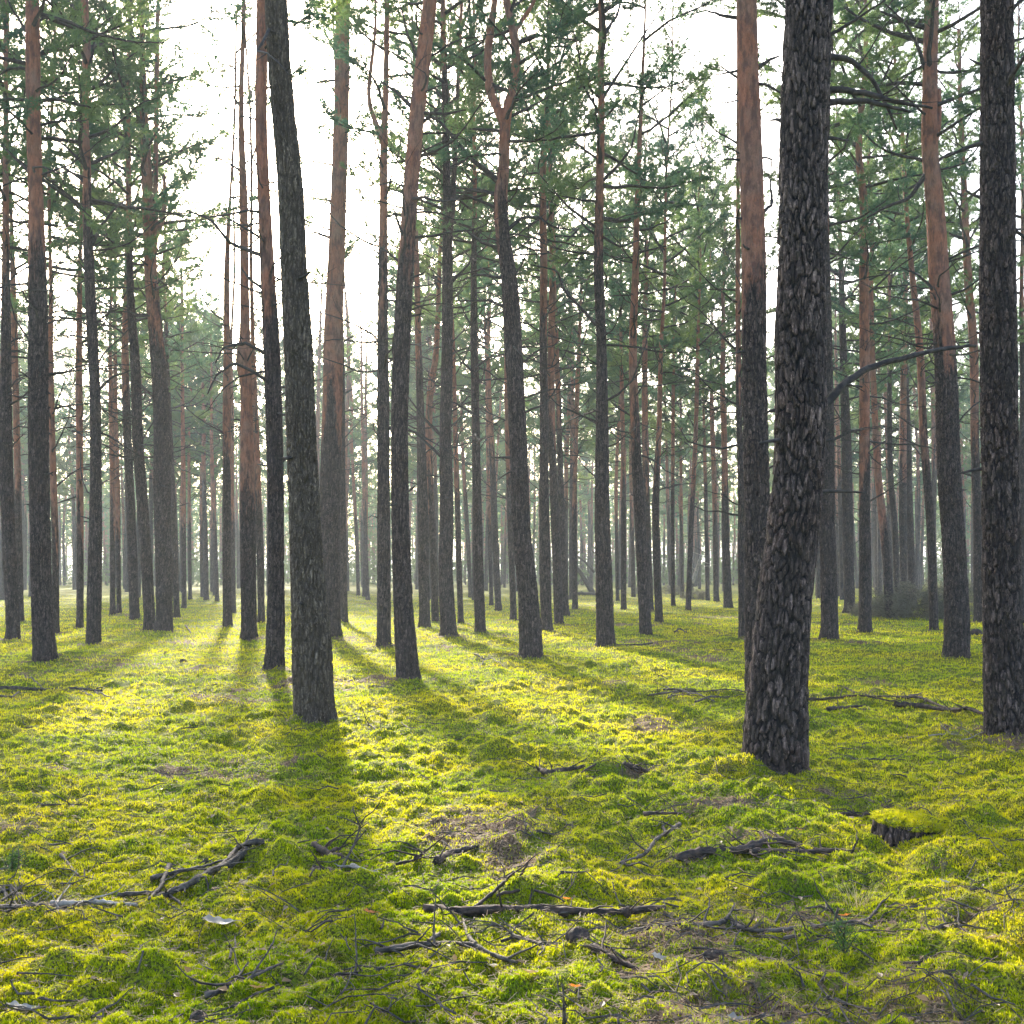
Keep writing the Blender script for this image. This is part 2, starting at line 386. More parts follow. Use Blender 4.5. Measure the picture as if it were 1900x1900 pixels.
for i in range(4):
    g_ = np.random.RandomState(600+i); L_ = .06+.05*i; m_ = MB(); P_ = np.array([[-.03, 0, 0], [.02, 0, 0], [L_*.6, g_.normal()*.01, .01], [L_, g_.normal()*.02, .02+g_.normal()*.015]]); V_, F_ = capped(P_, [.030, .017, .012, .007], 8); m_.add(V_+g_.normal(size=V_.shape)*.0015, F_, 0); STUB.append(m_.data('branch_stub', TWIG))
def bent(mb, zc, path, sc=1.0, rot=0.0):
    """crown variant whose axis follows the trunk's own line; origin at the trunk base"""
    out = MB(); out.f = mb.f; out.m = mb.m; out.n = mb.n; out.a = mb.a
    V = np.concatenate(mb.v).astype(float).copy(); c, s_ = math.cos(rot), math.sin(rot)
    x = (V[:, 0]*c-V[:, 1]*s_)*sc; y = (V[:, 0]*s_+V[:, 1]*c)*sc; z = V[:, 2]*sc+zc
    V[:, 0] = x+np.interp(z, path[:, 2], path[:, 0]); V[:, 1] = y+np.interp(z, path[:, 2], path[:, 1]); V[:, 2] = z
    out.v = [V.astype(np.float32)]; return out

def trunk_mesh(path, rad, orz, detail, seed, flare=.22, ztop_fine=12, bumps=(), depth=.016, k=None, buttress=1.0, soft=0.):
    """path Nx3 from the base up (local), rad N; orz = height where orange bark starts; detail = vertex spacing"""
    rng = np.random.RandomState(seed)
    z0 = path[0, 2]; zt = path[-1, 2]
    zs = np.concatenate([np.arange(z0, min(ztop_fine, zt), detail*1.25), np.arange(min(ztop_fine, zt), zt, max(.25, detail*1.25)), [zt]])
    s = path[:, 2]; order = np.argsort(s)
    # smooth interpolation (cubic hermite)
    def herm(zq, zz, vv):
        m = np.gradient(vv, zz); i = np.clip(np.searchsorted(zz, zq)-1, 0, len(zz)-2); h = zz[i+1]-zz[i]; t = (zq-zz[i])/h
        return (2*t**3-3*t**2+1)*vv[i]+(t**3-2*t**2+t)*h*m[i]+(-2*t**3+3*t**2)*vv[i+1]+(t**3-t**2)*h*m[i+1]
    X = herm(zs, s, path[:, 0]); Y = herm(zs, s, path[:, 1]); Rr = np.maximum(.006, np.interp(zs, s, rad))
    rmax = rad.max(); circ = 2*math.pi*rmax
    k = k or max(8, int(circ/detail)); th = np.arange(k)/k*2*math.pi
    TH, Z = np.meshgrid(th, zs); Rm = Rr[:, None]*np.ones_like(TH)
    u = TH/(2*math.pi)
    # root flare with lobes
    nl = rng.randint(4, 7); ph = rng.rand()*6
    lob = .5+.5*np.cos(nl*TH+ph+.7*np.sin(TH*2+ph)); fl = np.exp(-np.clip(Z-.02, 0, 9)/.15)*(.75+.5*np.sin(TH*3+ph))
    Rm = Rm*(1+flare*fl*(.45+.8*lob*buttress))
    Rm = Rm*(1+.035*np.sin(TH*2+ph+Z*.7)+.02*np.sin(TH*3+Z*1.3))
    og = sstep(orz-2.0, orz+2.4, Z+1.4*(vn(np.cos(TH)*1.1+9, Z*.9+np.sin(TH), seed)-.5)*1.4)
    wcell = max(.047, circ/34); nc = max(4, int(round(circ/wcell)))
    wu = u*nc+1.5*(fbm(np.cos(TH)*2+7, Z*4.5+np.sin(TH)*2, seed+1, 3)-.5); wv = Z/.135+1.8*(fbm(np.cos(TH)*4, np.sin(TH)*4+Z*4, seed+2, 3)-.5)
    f1, f2, cid = voro(wu, wv, seed+3, perx=nc)
    plate = sstep(.10, .27, (f2-f1)*(.6+.9*fbm(np.cos(TH)*12+20, np.sin(TH)*12+Z*11, seed+6, 2)))
    rough = fbm(np.cos(TH)*9+40, np.sin(TH)*9+Z*14, seed+4, 3)-.5
    amp = depth*(1-.75*og)*np.clip(rmax/.16, .5, 1.3)
    if detail < .05: Rm = Rm+amp*(plate*(.75+.5*cid)-.6)+amp*.55*rough
    plate = plate*(.18+.82*cid) if detail < .0125 else .26+.34*plate*(.5+.5*cid)
    if soft: plate = plate*(1-soft)+soft*(.30+.25*(rough+.5))
    for bz, bth, bs, bh in bumps:
        dth = np.abs((TH-bth+math.pi) % (2*math.pi)-math.pi)*rmax
        Rm = Rm+bh*np.exp(-((Z-bz)/bs)**2-(dth/(bs*.9))**2)
    V = np.stack([X[:, None]+Rm*np.cos(TH), Y[:, None]+Rm*np.sin(TH), Z], -1).reshape(-1, 3)
    n = len(zs); i = np.arange(n-1)[:, None]*k; j = np.arange(k)[None]; j2 = (j+1) % k
    mb = MB(); mb.add(V, np.stack([i+j, i+j2, i+k+j2, i+k+j], -1).reshape(-1, 4), 0, plate=plate.ravel(), orange=og.ravel())
    return mb

def W(px, py, d): return np.array([(px-950)/F*d, d, EYE+(HOR-py)/F*d])

FT = []      # kept: (x, y) of traced trees
def traced_tree(label, pts, orange_y=None, crown='n', H=None, cb=None, forks=(), limbs=(), bumps=(), mat=None, group='pine trees of the forest', base=None, nd=None, flare=.34, name='pine_tree'):
    """pts = [(px, py, width px)...] from the base up"""
    bx, by, bw = pts[0]; by = base or by
    d = dep(by); seed = int(bx*7+by) % 99991; rng = np.random.RandomState(seed)
    x0 = (bx-950)/F*d; z0 = 0.0
    FT.append((x0, d)); TREEPOS.append((x0, d, bw/F*d))
    P = []; R = []
    for px, py, w in pts:
        p = W(px, py, d); P.append((p[0]-x0, 0, max(p[2], 0))); R.append(w/2/F*d)
    if 340 < bx < 500 and d < 40: crown = 'x'; cb = max(cb or 0, 10)
    elif 310 < bx < 500: H = 14.5; cb = 7.2
    elif 500 <= bx < 800 and crown == 'n': crown = 's'
    P[0] = (0, 0, 0)
    P = np.array(P, float); R = np.array(R)
    R[0] = R[0]/(1+flare*.7) if len(R) > 1 else R[0]
    R[0] = max(R[0], R[1])
    H = H or rng.uniform(17.5, 20.5)
    zl = P[-1, 2]; rl = R[-1]
    yb = rng.uniform(-.25, .25)
    if zl < H-1:
        m = 4; dx = (P[-1, 0]-P[-2, 0])/max(.5, P[-1, 2]-P[-2, 2]); dx = np.clip(dx, -.06, .06)
        zz = np.linspace(zl, H, m+1)[1:]; xx = P[-1, 0]+dx*(zz-zl)*.6+rng.uniform(-.08, .08, m)
        rr = np.interp(zz, [zl, H], [rl, .018]); 
        P = np.vstack([P, np.stack([xx, xx*0, zz], 1)]); R = np.concatenate([R, rr])
    P[:, 1] = yb*(P[:, 2]/H)**1.5*2
    P = np.vstack([[P[0, 0]-(P[1, 0]-P[0, 0])*.1, 0, -.25], P]); R = np.concatenate([[R[0]*1.02], R])
    orz = EYE+(HOR-orange_y)/F*d if orange_y is not None else rng.uniform(7, 9)
    det = max(.0085, d*.0009)
    vis = EYE+HOR/F*d+.8
    e = empty(name, (x0, d, 0), label, 'pine tree', group)
    tm = trunk_mesh(P, R, orz, det, seed, flare, vis, bumps, depth=(.020 if d < 14 else .014)*(.7 if mat else 1), soft=.6 if mat else (.35 if bx > 1860 or 1400 < bx < 1412 else 0))
    tr = tm.build('trunk', mat or BARK, e)
    for fk in forks:
        q = np.array([(W(a, b, d)[0]-x0, np.interp(W(a, b, d)[2], P[:, 2], P[:, 1])+.05*i, W(a, b, d)[2]) for i, (a, b, w) in enumerate(fk)]); rr = np.array([w/2/F*d for a, b, w in fk])
        if q[-1, 2] > vis-1.5:
            q = np.vstack([q, q[-1]+[rng.uniform(-.3, .3), .3, 2.5], q[-1]+[rng.uniform(-.5, .5), .5, 5.]]); rr = np.concatenate([rr, [rr[-1]*.6, .02]])
        Q, r2 = resample(q, rr, .08); V, Fq = capped(Q, r2, 14)
        r_ = fbm(V[:, 0]*7+V[:, 1]*5, V[:, 2]*9, 5, 2)
        V = V+(V-np.repeat(np.vstack([Q[:1], Q, Q[-1:]]), 14, 0))*(r_[:, None]-.5)*.25
        mb = MB(); mb.add(V, Fq, 0, plate=.6, orange=sstep(orz-1, orz+1.2, V[:, 2])); mb.build('fork_stem', mat or BARK, e)
    # crown
    cb = cb or rng.uniform(7.6, 9.4)
    if crown != 'none':
        src = CROWN_N if crown == 'n' else (CROWN_X if crown == 'x' else CROWN_S)
        if d < 42 or crown == 'x':
            mb = bent(src[rng.randint(len(src))], cb, P, (H-cb)/9.0, rng.rand()*6.3); mb.build('crown', [NEEDLE, TWIG], e, False)
        else:
            srcf = CROWN_F if crown == 'n' else CROWN_FS
            c = link('crown', srcf[rng.randint(len(srcf))], e); s_ = (H-cb)/9.5
            c.location = (np.interp(cb, P[:, 2], P[:, 0]), np.interp(cb, P[:, 2], P[:, 1]), cb); c.scale = (s_, s_, s_)
            dx = np.interp(H, P[:, 2], P[:, 0])-c.location[0]; c.rotation_euler = (0, math.atan2(dx, H-cb), 0)
            c.rotation_euler.rotate_axis('Z', rng.rand()*6.3)
    # dead limbs seen in the photo
    for lb in limbs:
        q = []; n = len(lb)-1; w0 = lb[0]; yo = rng.uniform(-.5, .5); 
        for i, (a, b) in enumerate(lb[1:]):
            p = W(a, b, d); q.append((p[0]-x0, np.interp(p[2], P[:, 2], P[:, 1])+yo*i/n*.8, p[2]))
        q[0] = (np.interp(q[0][2], P[:, 2], P[:, 0])*.6+q[0][0]*.4, q[0][1], q[0][2])
        rr = np.linspace(w0/2/F*d, w0/2/F*d*.3, n); Q, r2 = resample(np.array(q), rr, .06)
        Q = Q+rng.normal(size=Q.shape)*.003
        mb = MB(); mb.add(*capped(Q, r2, 7), 0)
        for c in range(min(7, int(len(Q)/6))):
            i0 = rng.randint(len(Q)//4, len(Q)-1); dq = Q[min(i0+1, len(Q)-1)]-Q[i0-1]
            Qs = limb(rng, Q[i0], math.atan2(dq[1], dq[0])+rng.uniform(-1, 1), rng.uniform(-.3, 1.0), rng.uniform(.12, .6), 5, .1, .2); mb.add(*tube(Qs, np.linspace(max(.004, r2[i0]*.4), .002, 5), 4), 0)
        mb.build('dead_branch', TWIG, e)
    if d < 26:
        for i in range(5):
            z = rng.uniform(1.0, 6.5); a = rng.rand()*6.3; rr0 = np.interp(z, P[:, 2], R)*.9; b_ = link('branch_stub', STUB[rng.randint(4)], e)
            b_.location = (np.interp(z, P[:, 2], P[:, 0])+rr0*math.cos(a), np.interp(z, P[:, 2], P[:, 1])+rr0*math.sin(a), z); b_.rotation_euler = (0, rng.uniform(-.5, .3), a)
    nd = nd if nd is not None else (10 if d < 30 else 6)
    lo = 4.2 if d < 30 else 5.0
    for i in range(nd):
        z = rng.uniform(lo, cb+.4); b_ = link('dead_branch', DEAD[rng.randint(len(DEAD))], e)
        b_.location = (np.interp(z, P[:, 2], P[:, 0]), np.interp(z, P[:, 2], P[:, 1]), z); b_.rotation_euler = (0, 0, rng.rand()*6.3)
    return e

# ------------------------------------------------------------------ the pines traced from the photo
T = traced_tree
BIG = 'thick pines near the viewer'; MID = 'pines in the middle distance'; THIN = 'slender pines farther back'
# nearest
T('thickest dark pine with deep plated bark and a long curved dead limb', [(1438, 1436, 122), (1440, 1350, 112), (1444, 1263, 105), (1455, 1111, 96), (1471, 977, 92), (1481, 876, 89), (1486, 741, 89), (1485, 640, 88), (1490, 505, 84), (1492, 337, 82), (1495, 202, 82), (1498, 101, 79), (1502, 0, 79)],
  orange_y=-700, H=21, cb=11, group=BIG, nd=0, flare=.20,
  limbs=[(19, (1520, 775), (1545, 738), (1572, 708), (1620, 677), (1700, 655), (1760, 640), (1830, 632)), (9, (1515, 912), (1562, 910), (1618, 912)), (10, (1515, 822), (1558, 812)),
         (13, (1525, 97), (1580, 105), (1625, 140), (1655, 190), (1675, 228)), (14, (1525, 160), (1600, 178), (1660, 205), (1712, 220)), (15, (1525, 190), (1600, 196), (1675, 225)), (12, (1525, 252), (1545, 245), (1592, 238)), (8, (1525, 80), (1580, 50), (1630, 25))])
T('very dark rough barked pine cut by the right edge of view', [(1866, 1376, 76), (1864, 1263, 69), (1858, 1100, 66), (1856, 977, 64), (1852, 800, 63), (1850, 640, 62), (1848, 505, 60), (1847, 337, 58), (1845, 202, 54), (1842, 0, 52)],
  orange_y=-600, H=20, cb=10.5, group=BIG, nd=2, flare=.12,
  limbs=[(11, (1820, 268), (1790, 277), (1750, 297)), (9, (1822, 135), (1790, 118)), (8, (1870, 90), (1890, 75), (1905, 70)), (9, (1875, 420), (1890, 440), (1903, 470)), (8, (1875, 180), (1890, 140))])
T('thick brownish pine rising in front of the sun glare', [(583, 1341, 76), (579, 1240, 70), (577, 1179, 68), (569, 1050, 56), (566, 977, 54), (559, 808, 52), (553, 640, 51), (545, 505, 47), (537, 337, 46), (524, 202, 42), (516, 101, 40), (511, 0, 40)],
  orange_y=-500, H=20, cb=11, mat=BARK_BROWN, group=BIG, nd=0, flare=.18, limbs=[(8, (530, 140), (545, 130))])
T('straight tall pine with pinkish upper bark just left of the thickest trunk', [(1408, 1292, 50), (1407, 1130, 47), (1406, 977, 46), (1402, 741, 45), (1401, 640, 45), (1401, 505, 45), (1398, 370, 43), (1394, 202, 39), (1391, 101, 37), (1390, 0, 36)],
  orange_y=560, H=20, cb=10.5, group=BIG, nd=2, flare=.1, limbs=[(9, (1380, 25), (1345, 12), (1320, -5)), (7, (1375, 122), (1335, 122)), (10, (1412, 125), (1430, 105), (1450, 98)), (9, (1420, 400), (1440, 370), (1440, 310)), (7, (1378, 405), (1360, 402))])
T('pine with pale cut limb scars standing right of the brownish thick pine', [(757, 1265, 48), (752, 1190, 38), (749, 1145, 35), (743, 977, 32), (741, 808, 31), (745, 640, 32), (751, 505, 31), (755, 438, 28), (762, 337, 27), (774, 202, 27), (785, 101, 27), (796, 0, 25)],
  orange_y=470, crown='s', group=BIG, nd=3, limbs=[(8, (768, 111), (755, 57), (741, 0)), (7, (770, 148), (740, 115)), (9, (762, 199), (731, 162), (702, 141)), (8, (788, 205), (819, 212), (866, 210)), (9, (757, 455), (745, 430), (733, 397)), (6, (745, 490), (715, 462), (697, 450)), (8, (775, 235), (800, 208), (815, 200))])
T('dark pine left of the brownish thick pine with arched drooping limb', [(509, 1247, 42), (511, 1170, 34), (512, 1078, 29), (512, 943, 28), (508, 741, 29), (504, 640, 29), (497, 505, 26), (491, 370, 23), (486, 236, 23), (487, 100, 22), (488, 0, 20)],
  orange_y=520, crown='s', group=BIG, nd=0, limbs=[(8, (497, 714), (478, 694), (440, 677), (411, 700), (394, 741)), (9, (484, 477), (430, 455), (397, 414), (350, 397)), (6, (482, 445), (440, 415), (410, 400)), (8, (490, 660), (460, 640), (420, 650), (410, 680)), (7, (486, 540), (460, 515), (440, 490))])
T('stout dark pine near the left edge with reddish upper trunk', [(84, 1232, 46), (80, 1170, 38), (77, 1090, 35), (76, 1000, 34), (73, 800, 34), (73, 640, 34), (73, 505, 32), (71, 354, 26), (68, 200, 25), (68, 100, 25), (68, 0, 22)],
  orange_y=500, group=BIG, nd=2, limbs=[(8, (80, 32), (130, 45), (175, 62), (240, 73), (300, 70)), (9, (75, 195), (110, 190), (150, 200), (175, 205)), (7, (60, 135), (20, 128), (-10, 135)), (7, (78, 330), (130, 370), (165, 400)), (7, (60, 192), (20, 190), (-10, 200)), (7, (60, 330), (25, 290), (0, 265))])
T('forked pine with two curved upper stems near the centre', [(986, 1222, 50), (983, 1160, 42), (980, 1111, 38), (967, 977, 34), (964, 876, 32), (958, 741, 30), (952, 640, 31), (943, 505, 28), (933, 438, 25), (929, 370, 25), (935, 303, 20), (937, 236, 20), (944, 190, 18), (950, 165, 16), (957, 101, 16), (950, 44, 15), (940, 0, 14)],
  orange_y=380, group=BIG, nd=2, forks=[[(936, 232, 16), (922, 195, 16), (909, 168, 16), (903, 101, 15), (910, 34, 14), (916, 0, 12)], [(955, 60, 8), (968, 30, 8), (984, 10, 7), (995, -20, 6)]],
  limbs=[(12, (918, 337), (905, 318), (886, 303), (872, 292), (859, 276), (832, 242), (815, 222), (798, 215)), (8, (940, 431), (967, 401), (1000, 397), (1027, 414), (1064, 418)), (7, (913, 360), (866, 347), (819, 337)), (7, (913, 385), (866, 362), (820, 362)), (8, (922, 461), (893, 448), (862, 424)), (7, (930, 515), (886, 512), (846, 529)), (8, (933, 573), (910, 556), (842, 556)),
         (8, (958, 120), (990, 100), (1020, 88), (1060, 90)), (7, (950, 215), (985, 190), (1020, 165)), (7, (955, 80), (990, 63), (1030, 70), (1080, 80)), (6, (948, 848), (925, 848), (905, 845)), (5, (955, 872), (940, 877), (925, 888))])
T('dark trunked pine with reddish flaking bark above, foot spread among roots', [(1775, 1222, 54), (1776, 1170, 46), (1773, 1078, 42), (1768, 977, 40), (1762, 876, 40), (1759, 741, 38), (1755, 640, 36), (1745, 505, 36), (1738, 370, 33), (1730, 270, 30), (1731, 168, 28), (1732, 101, 27), (1735, 0, 26)],
  orange_y=700, group=BIG, nd=2, flare=.35, forks=[[(1738, 270, 12), (1748, 225, 11), (1752, 190, 10), (1754, 152, 7)]],
  limbs=[(12, (1722, 45), (1690, 30), (1640, 5)), (9, (1722, 140), (1706, 80), (1680, 40), (1640, 5)), (10, (1722, 310), (1690, 365), (1640, 385), (1607, 405)), (7, (1738, 300), (1770, 275), (1820, 262)), (7, (1740, 545), (1700, 510), (1660, 500)), (7, (1755, 550), (1785, 540), (1815, 520)), (6, (1765, 800), (1775, 790))])
# middle distance
T('leaning dark pine cut off at the left edge', [(25, 1187, 25), (17, 1020, 24), (10, 860, 23), (8, 640, 17), (6, 450, 13), (4, 300, 10), (2, 100, 8)], orange_y=500, group=MID)
T('crooked pine with dark foot and wavy orange top beside the stout left one', [(173, 1196, 29), (175, 1100, 25), (178, 900, 20), (175, 700, 19), (172, 640, 20), (166, 505, 18), (162, 404, 16), (161, 303, 13), (156, 202, 15), (161, 101, 14), (157, 0, 13)], orange_y=380, group=MID, nd=6,
  limbs=[(7, (165, 470), (185, 420), (215, 380), (235, 365)), (6, (160, 400), (120, 360), (90, 345)), (7, (160, 150), (175, 100), (190, 30)), (6, (160, 310), (120, 270), (90, 255)), (6, (178, 730), (210, 700), (245, 690))])
T('burled pine, three knobs on its lower trunk, dark foot', [(305, 1172, 29), (304, 1060, 30), (301, 900, 31), (301, 808, 30), (293, 660, 26), (282, 540, 24), (276, 438, 22), (271, 303, 19), (266, 202, 14), (263, 101, 10), (262, 0, 8)], orange_y=600, group=MID, nd=8,
  forks=[[(284, 500, 10), (287, 420, 10), (286, 300, 9), (287, 100, 8), (287, 0, 7)], [(288, 440, 11), (298, 410, 10), (303, 380, 9), (301, 340, 7), (299, 315, 4)]], bumps=[(.95, -1.6, .16, .10), (1.35, -.5, .10, .07), (2.2, -1.7, .10, .06)])
T('dark pine pressed against the left side of the burled one', [(278, 1169, 22), (272, 1050, 21), (262, 900, 20), (257, 842, 19), (251, 674, 17), (243, 560, 14), (240, 430, 10), (239, 300, 8)], orange_y=420, group=MID)
T('thinner grey pine two trunks left of the burled one', [(250, 1150, 17), (243, 950, 17), (235, 760, 14), (233, 640, 12), (237, 500, 10), (239, 337, 8)], orange_y=700, group=MID)
T('reddish pine with sudden dark foot and a bulge on its left side', [(462, 1188, 30), (461, 1080, 28), (460, 943, 27), (457, 741, 21), (455, 640, 20), (454, 505, 16), (452, 370, 15), (448, 236, 10), (448, 185, 9)], orange_y=940, crown='s', group=MID, nd=2, cb=10.5, bumps=[(6.1, math.pi, .35, .09)],
  limbs=[(6, (448, 200), (430, 175), (415, 165)), (6, (450, 320), (430, 305), (400, 290))])
T('orange pine partly hidden behind the reddish bulged one', [(485, 1155, 13), (482, 1000, 13), (477, 842, 12), (473, 707, 10), (470, 600, 8), (468, 480, 6)], orange_y=900, crown='s', group=MID, nd=2)
T('straight slim pine, open ground to its left, burled pine beyond that', [(422, 1162, 14), (421, 977, 16), (422, 741, 15), (423, 640, 12), (423, 505, 10), (428, 400, 7), (430, 370, 5)], orange_y=860, crown='s', group=MID, nd=6, cb=10)
T('broad straight pine rising close behind the brownish thick one', [(612, 1182, 42), (611, 1100, 37), (611, 977, 36), (616, 741, 37), (617, 640, 37), (622, 505, 32), (627, 337, 28), (632, 168, 27), (633, 0, 27)], orange_y=760, crown='s', group=BIG, nd=0, cb=13, H=20, limbs=[(6, (600, 440), (580, 425), (565, 440)), (6, (618, 142), (600, 143), (580, 148))])
T('dark slim pine at the right shoulder of the broad straight one', [(638, 1156, 15), (635, 950, 14), (633, 640, 12), (630, 500, 9)], orange_y=500, group=MID, nd=4)
T('even grey pine that forks high up, left of the limb scarred pine', [(712, 1202, 27), (712, 1100, 25), (712, 977, 24), (711, 741, 22), (710, 640, 19), (711, 505, 17), (712, 370, 14), (713, 253, 14), (716, 168, 11), (719, 0, 9)], orange_y=520, group=BIG, nd=6,
  forks=[[(710, 262, 10), (697, 225, 9), (686, 202, 8), (682, 162, 8), (690, 90, 7), (694, 50, 6), (694, 0, 5)]])
T('nearly black straight pine with two stems above and bare side limbs', [(833, 1184, 35), (829, 1120, 29), (827, 1078, 26), (829, 943, 24), (827, 808, 21), (830, 640, 20), (831, 505, 20), (830, 370, 14), (827, 202, 11), (823, 0, 8)], orange_y=150, group=BIG, nd=6,
  forks=[[(832, 460, 12), (840, 390, 11), (844, 300, 9), (847, 236, 8), (852, 101, 7), (857, 0, 6)]],
  limbs=[(7, (817, 812), (790, 780), (758, 738)), (7, (817, 852), (790, 820), (756, 793)), (6, (840, 530), (870, 490), (880, 450)), (5, (840, 795), (850, 780), (856, 770))])
T('dark foot pine close right of the limb scarred pine', [(788, 1165, 22), (786, 1060, 20), (785, 977, 20), (781, 808, 15), (776, 640, 12), (773, 500, 10), (770, 400, 8)], orange_y=700, group=MID)
T('bright orange leaning pine glimpsed left of the nearly black pine', [(808, 1155, 14), (802, 977, 14), (795, 808, 13), (801, 707, 12), (807, 674, 11), (812, 600, 9), (815, 500, 7)], orange_y=900, group=MID)
T('slim dark pine hugging the right foot of the nearly black one', [(855, 1157, 13), (849, 943, 10), (845, 800, 9), (842, 650, 7)], orange_y=900, group=MID)
T('straight slim dark pine between the nearly black pine and the forked one', [(891, 1177, 23), (888, 1080, 19), (886, 977, 17), (883, 808, 15), (880, 640, 14), (879, 505, 10), (881, 337, 7), (879, 202, 6), (880, 60, 5)], orange_y=420, group=MID, limbs=[(5, (890, 680), (910, 660), (930, 645))])
T('small dark based pine touching the left side of the forked one', [(953, 1152, 14), (948, 1000, 12), (944, 880, 10), (940, 760, 8)], orange_y=880, group=MID)
T('slender leaning pine halfway between slim dark pine and forked pine', [(925, 1133, 13), (918, 980, 12), (913, 840, 11), (908, 740, 9), (906, 640, 7)], orange_y=850, group=THIN)
T('grey footed pine glowing orange high up, right of the forked pine', [(1014, 1172, 24), (1011, 1060, 20), (1010, 977, 19), (1009, 741, 15), (1008, 640, 14), (1009, 505, 13), (1007, 337, 12), (1014, 202, 8), (1016, 135, 7), (1018, 60, 5)], orange_y=620, group=MID)
T('pine second to the right of the forked one, red patch mid trunk', [(1037, 1159, 17), (1030, 977, 16), (1025, 840, 15), (1023, 775, 14), (1023, 640, 13), (1025, 505, 12), (1021, 337, 8), (1020, 250, 6)], orange_y=800, group=MID)
T('pine third to the right of the forked one, dark sweeping foot', [(1049, 1142, 17), (1043, 980, 13), (1039, 850, 11), (1036, 741, 10), (1033, 640, 8), (1030, 540, 6)], orange_y=760, group=MID)
T('thin orange pine between the red patched group and the bare limbed pine', [(1067, 1131, 11), (1066, 909, 10), (1070, 760, 9), (1073, 680, 8), (1076, 600, 6)], orange_y=920, group=THIN)
T('straight pine right of centre with many bare upswept limbs', [(1123, 1199, 37), (1122, 1140, 31), (1120, 1078, 30), (1117, 943, 27), (1117, 808, 24), (1115, 640, 18), (1110, 505, 17), (1112, 337, 14), (1114, 202, 12), (1113, 101, 11), (1113, 0, 10)], orange_y=400, group=BIG, nd=3,
  limbs=[(7, (1106, 429), (1051, 387), (1000, 330)), (7, (1106, 610), (1044, 539), (1034, 505), (984, 495)), (6, (1108, 303), (1061, 266)), (7, (1118, 343), (1145, 315), (1169, 286), (1186, 202)), (6, (1108, 219), (1075, 152), (1058, 111)), (7, (1117, 192), (1152, 135), (1179, 91), (1233, 10)), (6, (1112, 440), (1150, 460), (1200, 440)), (5, (1125, 800), (1140, 790)), (6, (1108, 475), (1060, 470), (1020, 460))])
T('slim orange stemmed pine with black foot right of the bare limbed pine', [(1198, 1180, 22), (1193, 1080, 21), (1188, 977, 20), (1179, 808, 18), (1174, 640, 15), (1179, 505, 13), (1181, 404, 10), (1186, 270, 8), (1191, 150, 6), (1196, 40, 4)], orange_y=780, crown='s', group=MID, limbs=[(5, (1183, 470), (1220, 460), (1265, 447)), (5, (1186, 200), (1220, 180), (1260, 150))])
T('dark pine one step right of the slim orange stemmed pine', [(1223, 1155, 17), (1218, 1020, 14), (1217, 940, 13), (1223, 808, 10), (1228, 640, 8), (1234, 540, 6)], orange_y=860, group=MID)
T('reddish pine directly behind the slim orange stemmed one', [(1207, 1135, 12), (1202, 980, 12), (1198, 860, 12), (1197, 640, 10), (1198, 540, 8)], orange_y=900, group=MID)
T('dark pine half hidden at the left flank of the thickest trunks', [(1378, 1187, 18), (1376, 1050, 14), (1375, 909, 12), (1372, 775, 11), (1370, 640, 9)], orange_y=700, crown='x', group=MID)
T('grey pine half hidden behind the right side of the thickest trunk', [(1540, 1190, 37), (1538, 1100, 31), (1535, 977, 28), (1534, 808, 26), (1531, 640, 24), (1530, 505, 20), (1530, 370, 15), (1532, 250, 10)], orange_y=400, group=BIG, nd=8)
T('pale grey straight pine between the thickest trunk and the orange stemmed pair', [(1577, 1137, 19), (1574, 1020, 20), (1571, 808, 17), (1568, 707, 15), (1565, 560, 11), (1563, 450, 8)], orange_y=500, group=MID)
T('bright orange stemmed pine with grey foot under the curved dead limb', [(1605, 1176, 28), (1605, 1080, 22), (1604, 977, 19), (1603, 808, 19), (1602, 640, 19), (1600, 505, 17), (1598, 370, 14), (1589, 290, 11), (1591, 236, 11), (1600, 135, 9), (1600, 0, 7)], orange_y=880, group=MID, nd=8)
T('leaning red pine next right of the bright orange stemmed one', [(1651, 1148, 18), (1643, 1010, 16), (1630, 890, 13), (1622, 741, 11), (1618, 640, 10), (1616, 520, 8)], orange_y=960, group=MID)
T('leftmost of the trunks rising behind the grey brushwood heap', [(1665, 1128, 13), (1660, 980, 12), (1652, 876, 10), (1650, 740, 9), (1650, 600, 6)], orange_y=640, group=MID)
T('orange topped pine rising directly behind the brushwood heap', [(1678, 1126, 15), (1675, 977, 14), (1674, 741, 12), (1675, 640, 11), (1676, 500, 8)], orange_y=880, group=MID)
T('grey rightmost pine behind the brushwood heap, leaning slightly left', [(1694, 1124, 15), (1688, 960, 14), (1684, 820, 13), (1682, 741, 11), (1680, 600, 8)], orange_y=600, group=MID)
T('slim pine leaning left from the brushwood heap side', [(1733, 1172, 18), (1730, 1060, 16), (1727, 977, 15), (1715, 808, 14), (1708, 640, 13), (1695, 505, 10), (1682, 337, 8), (1678, 236, 7), (1668, 150, 5)], orange_y=800, group=MID)
T('pink barked pine between the rooty pine and the right edge pine', [(1817, 1155, 21), (1815, 1050, 18), (1814, 977, 17), (1808, 808, 15), (1805, 640, 15), (1794, 505, 14), (1786, 337, 11), (1778, 168, 8), (1776, 60, 6)], orange_y=800, group=MID)
T('grey pine sliver at the very right edge', [(1897, 1150, 14), (1896, 950, 12), (1895, 700, 10), (1892, 550, 8)], orange_y=600, group=MID)
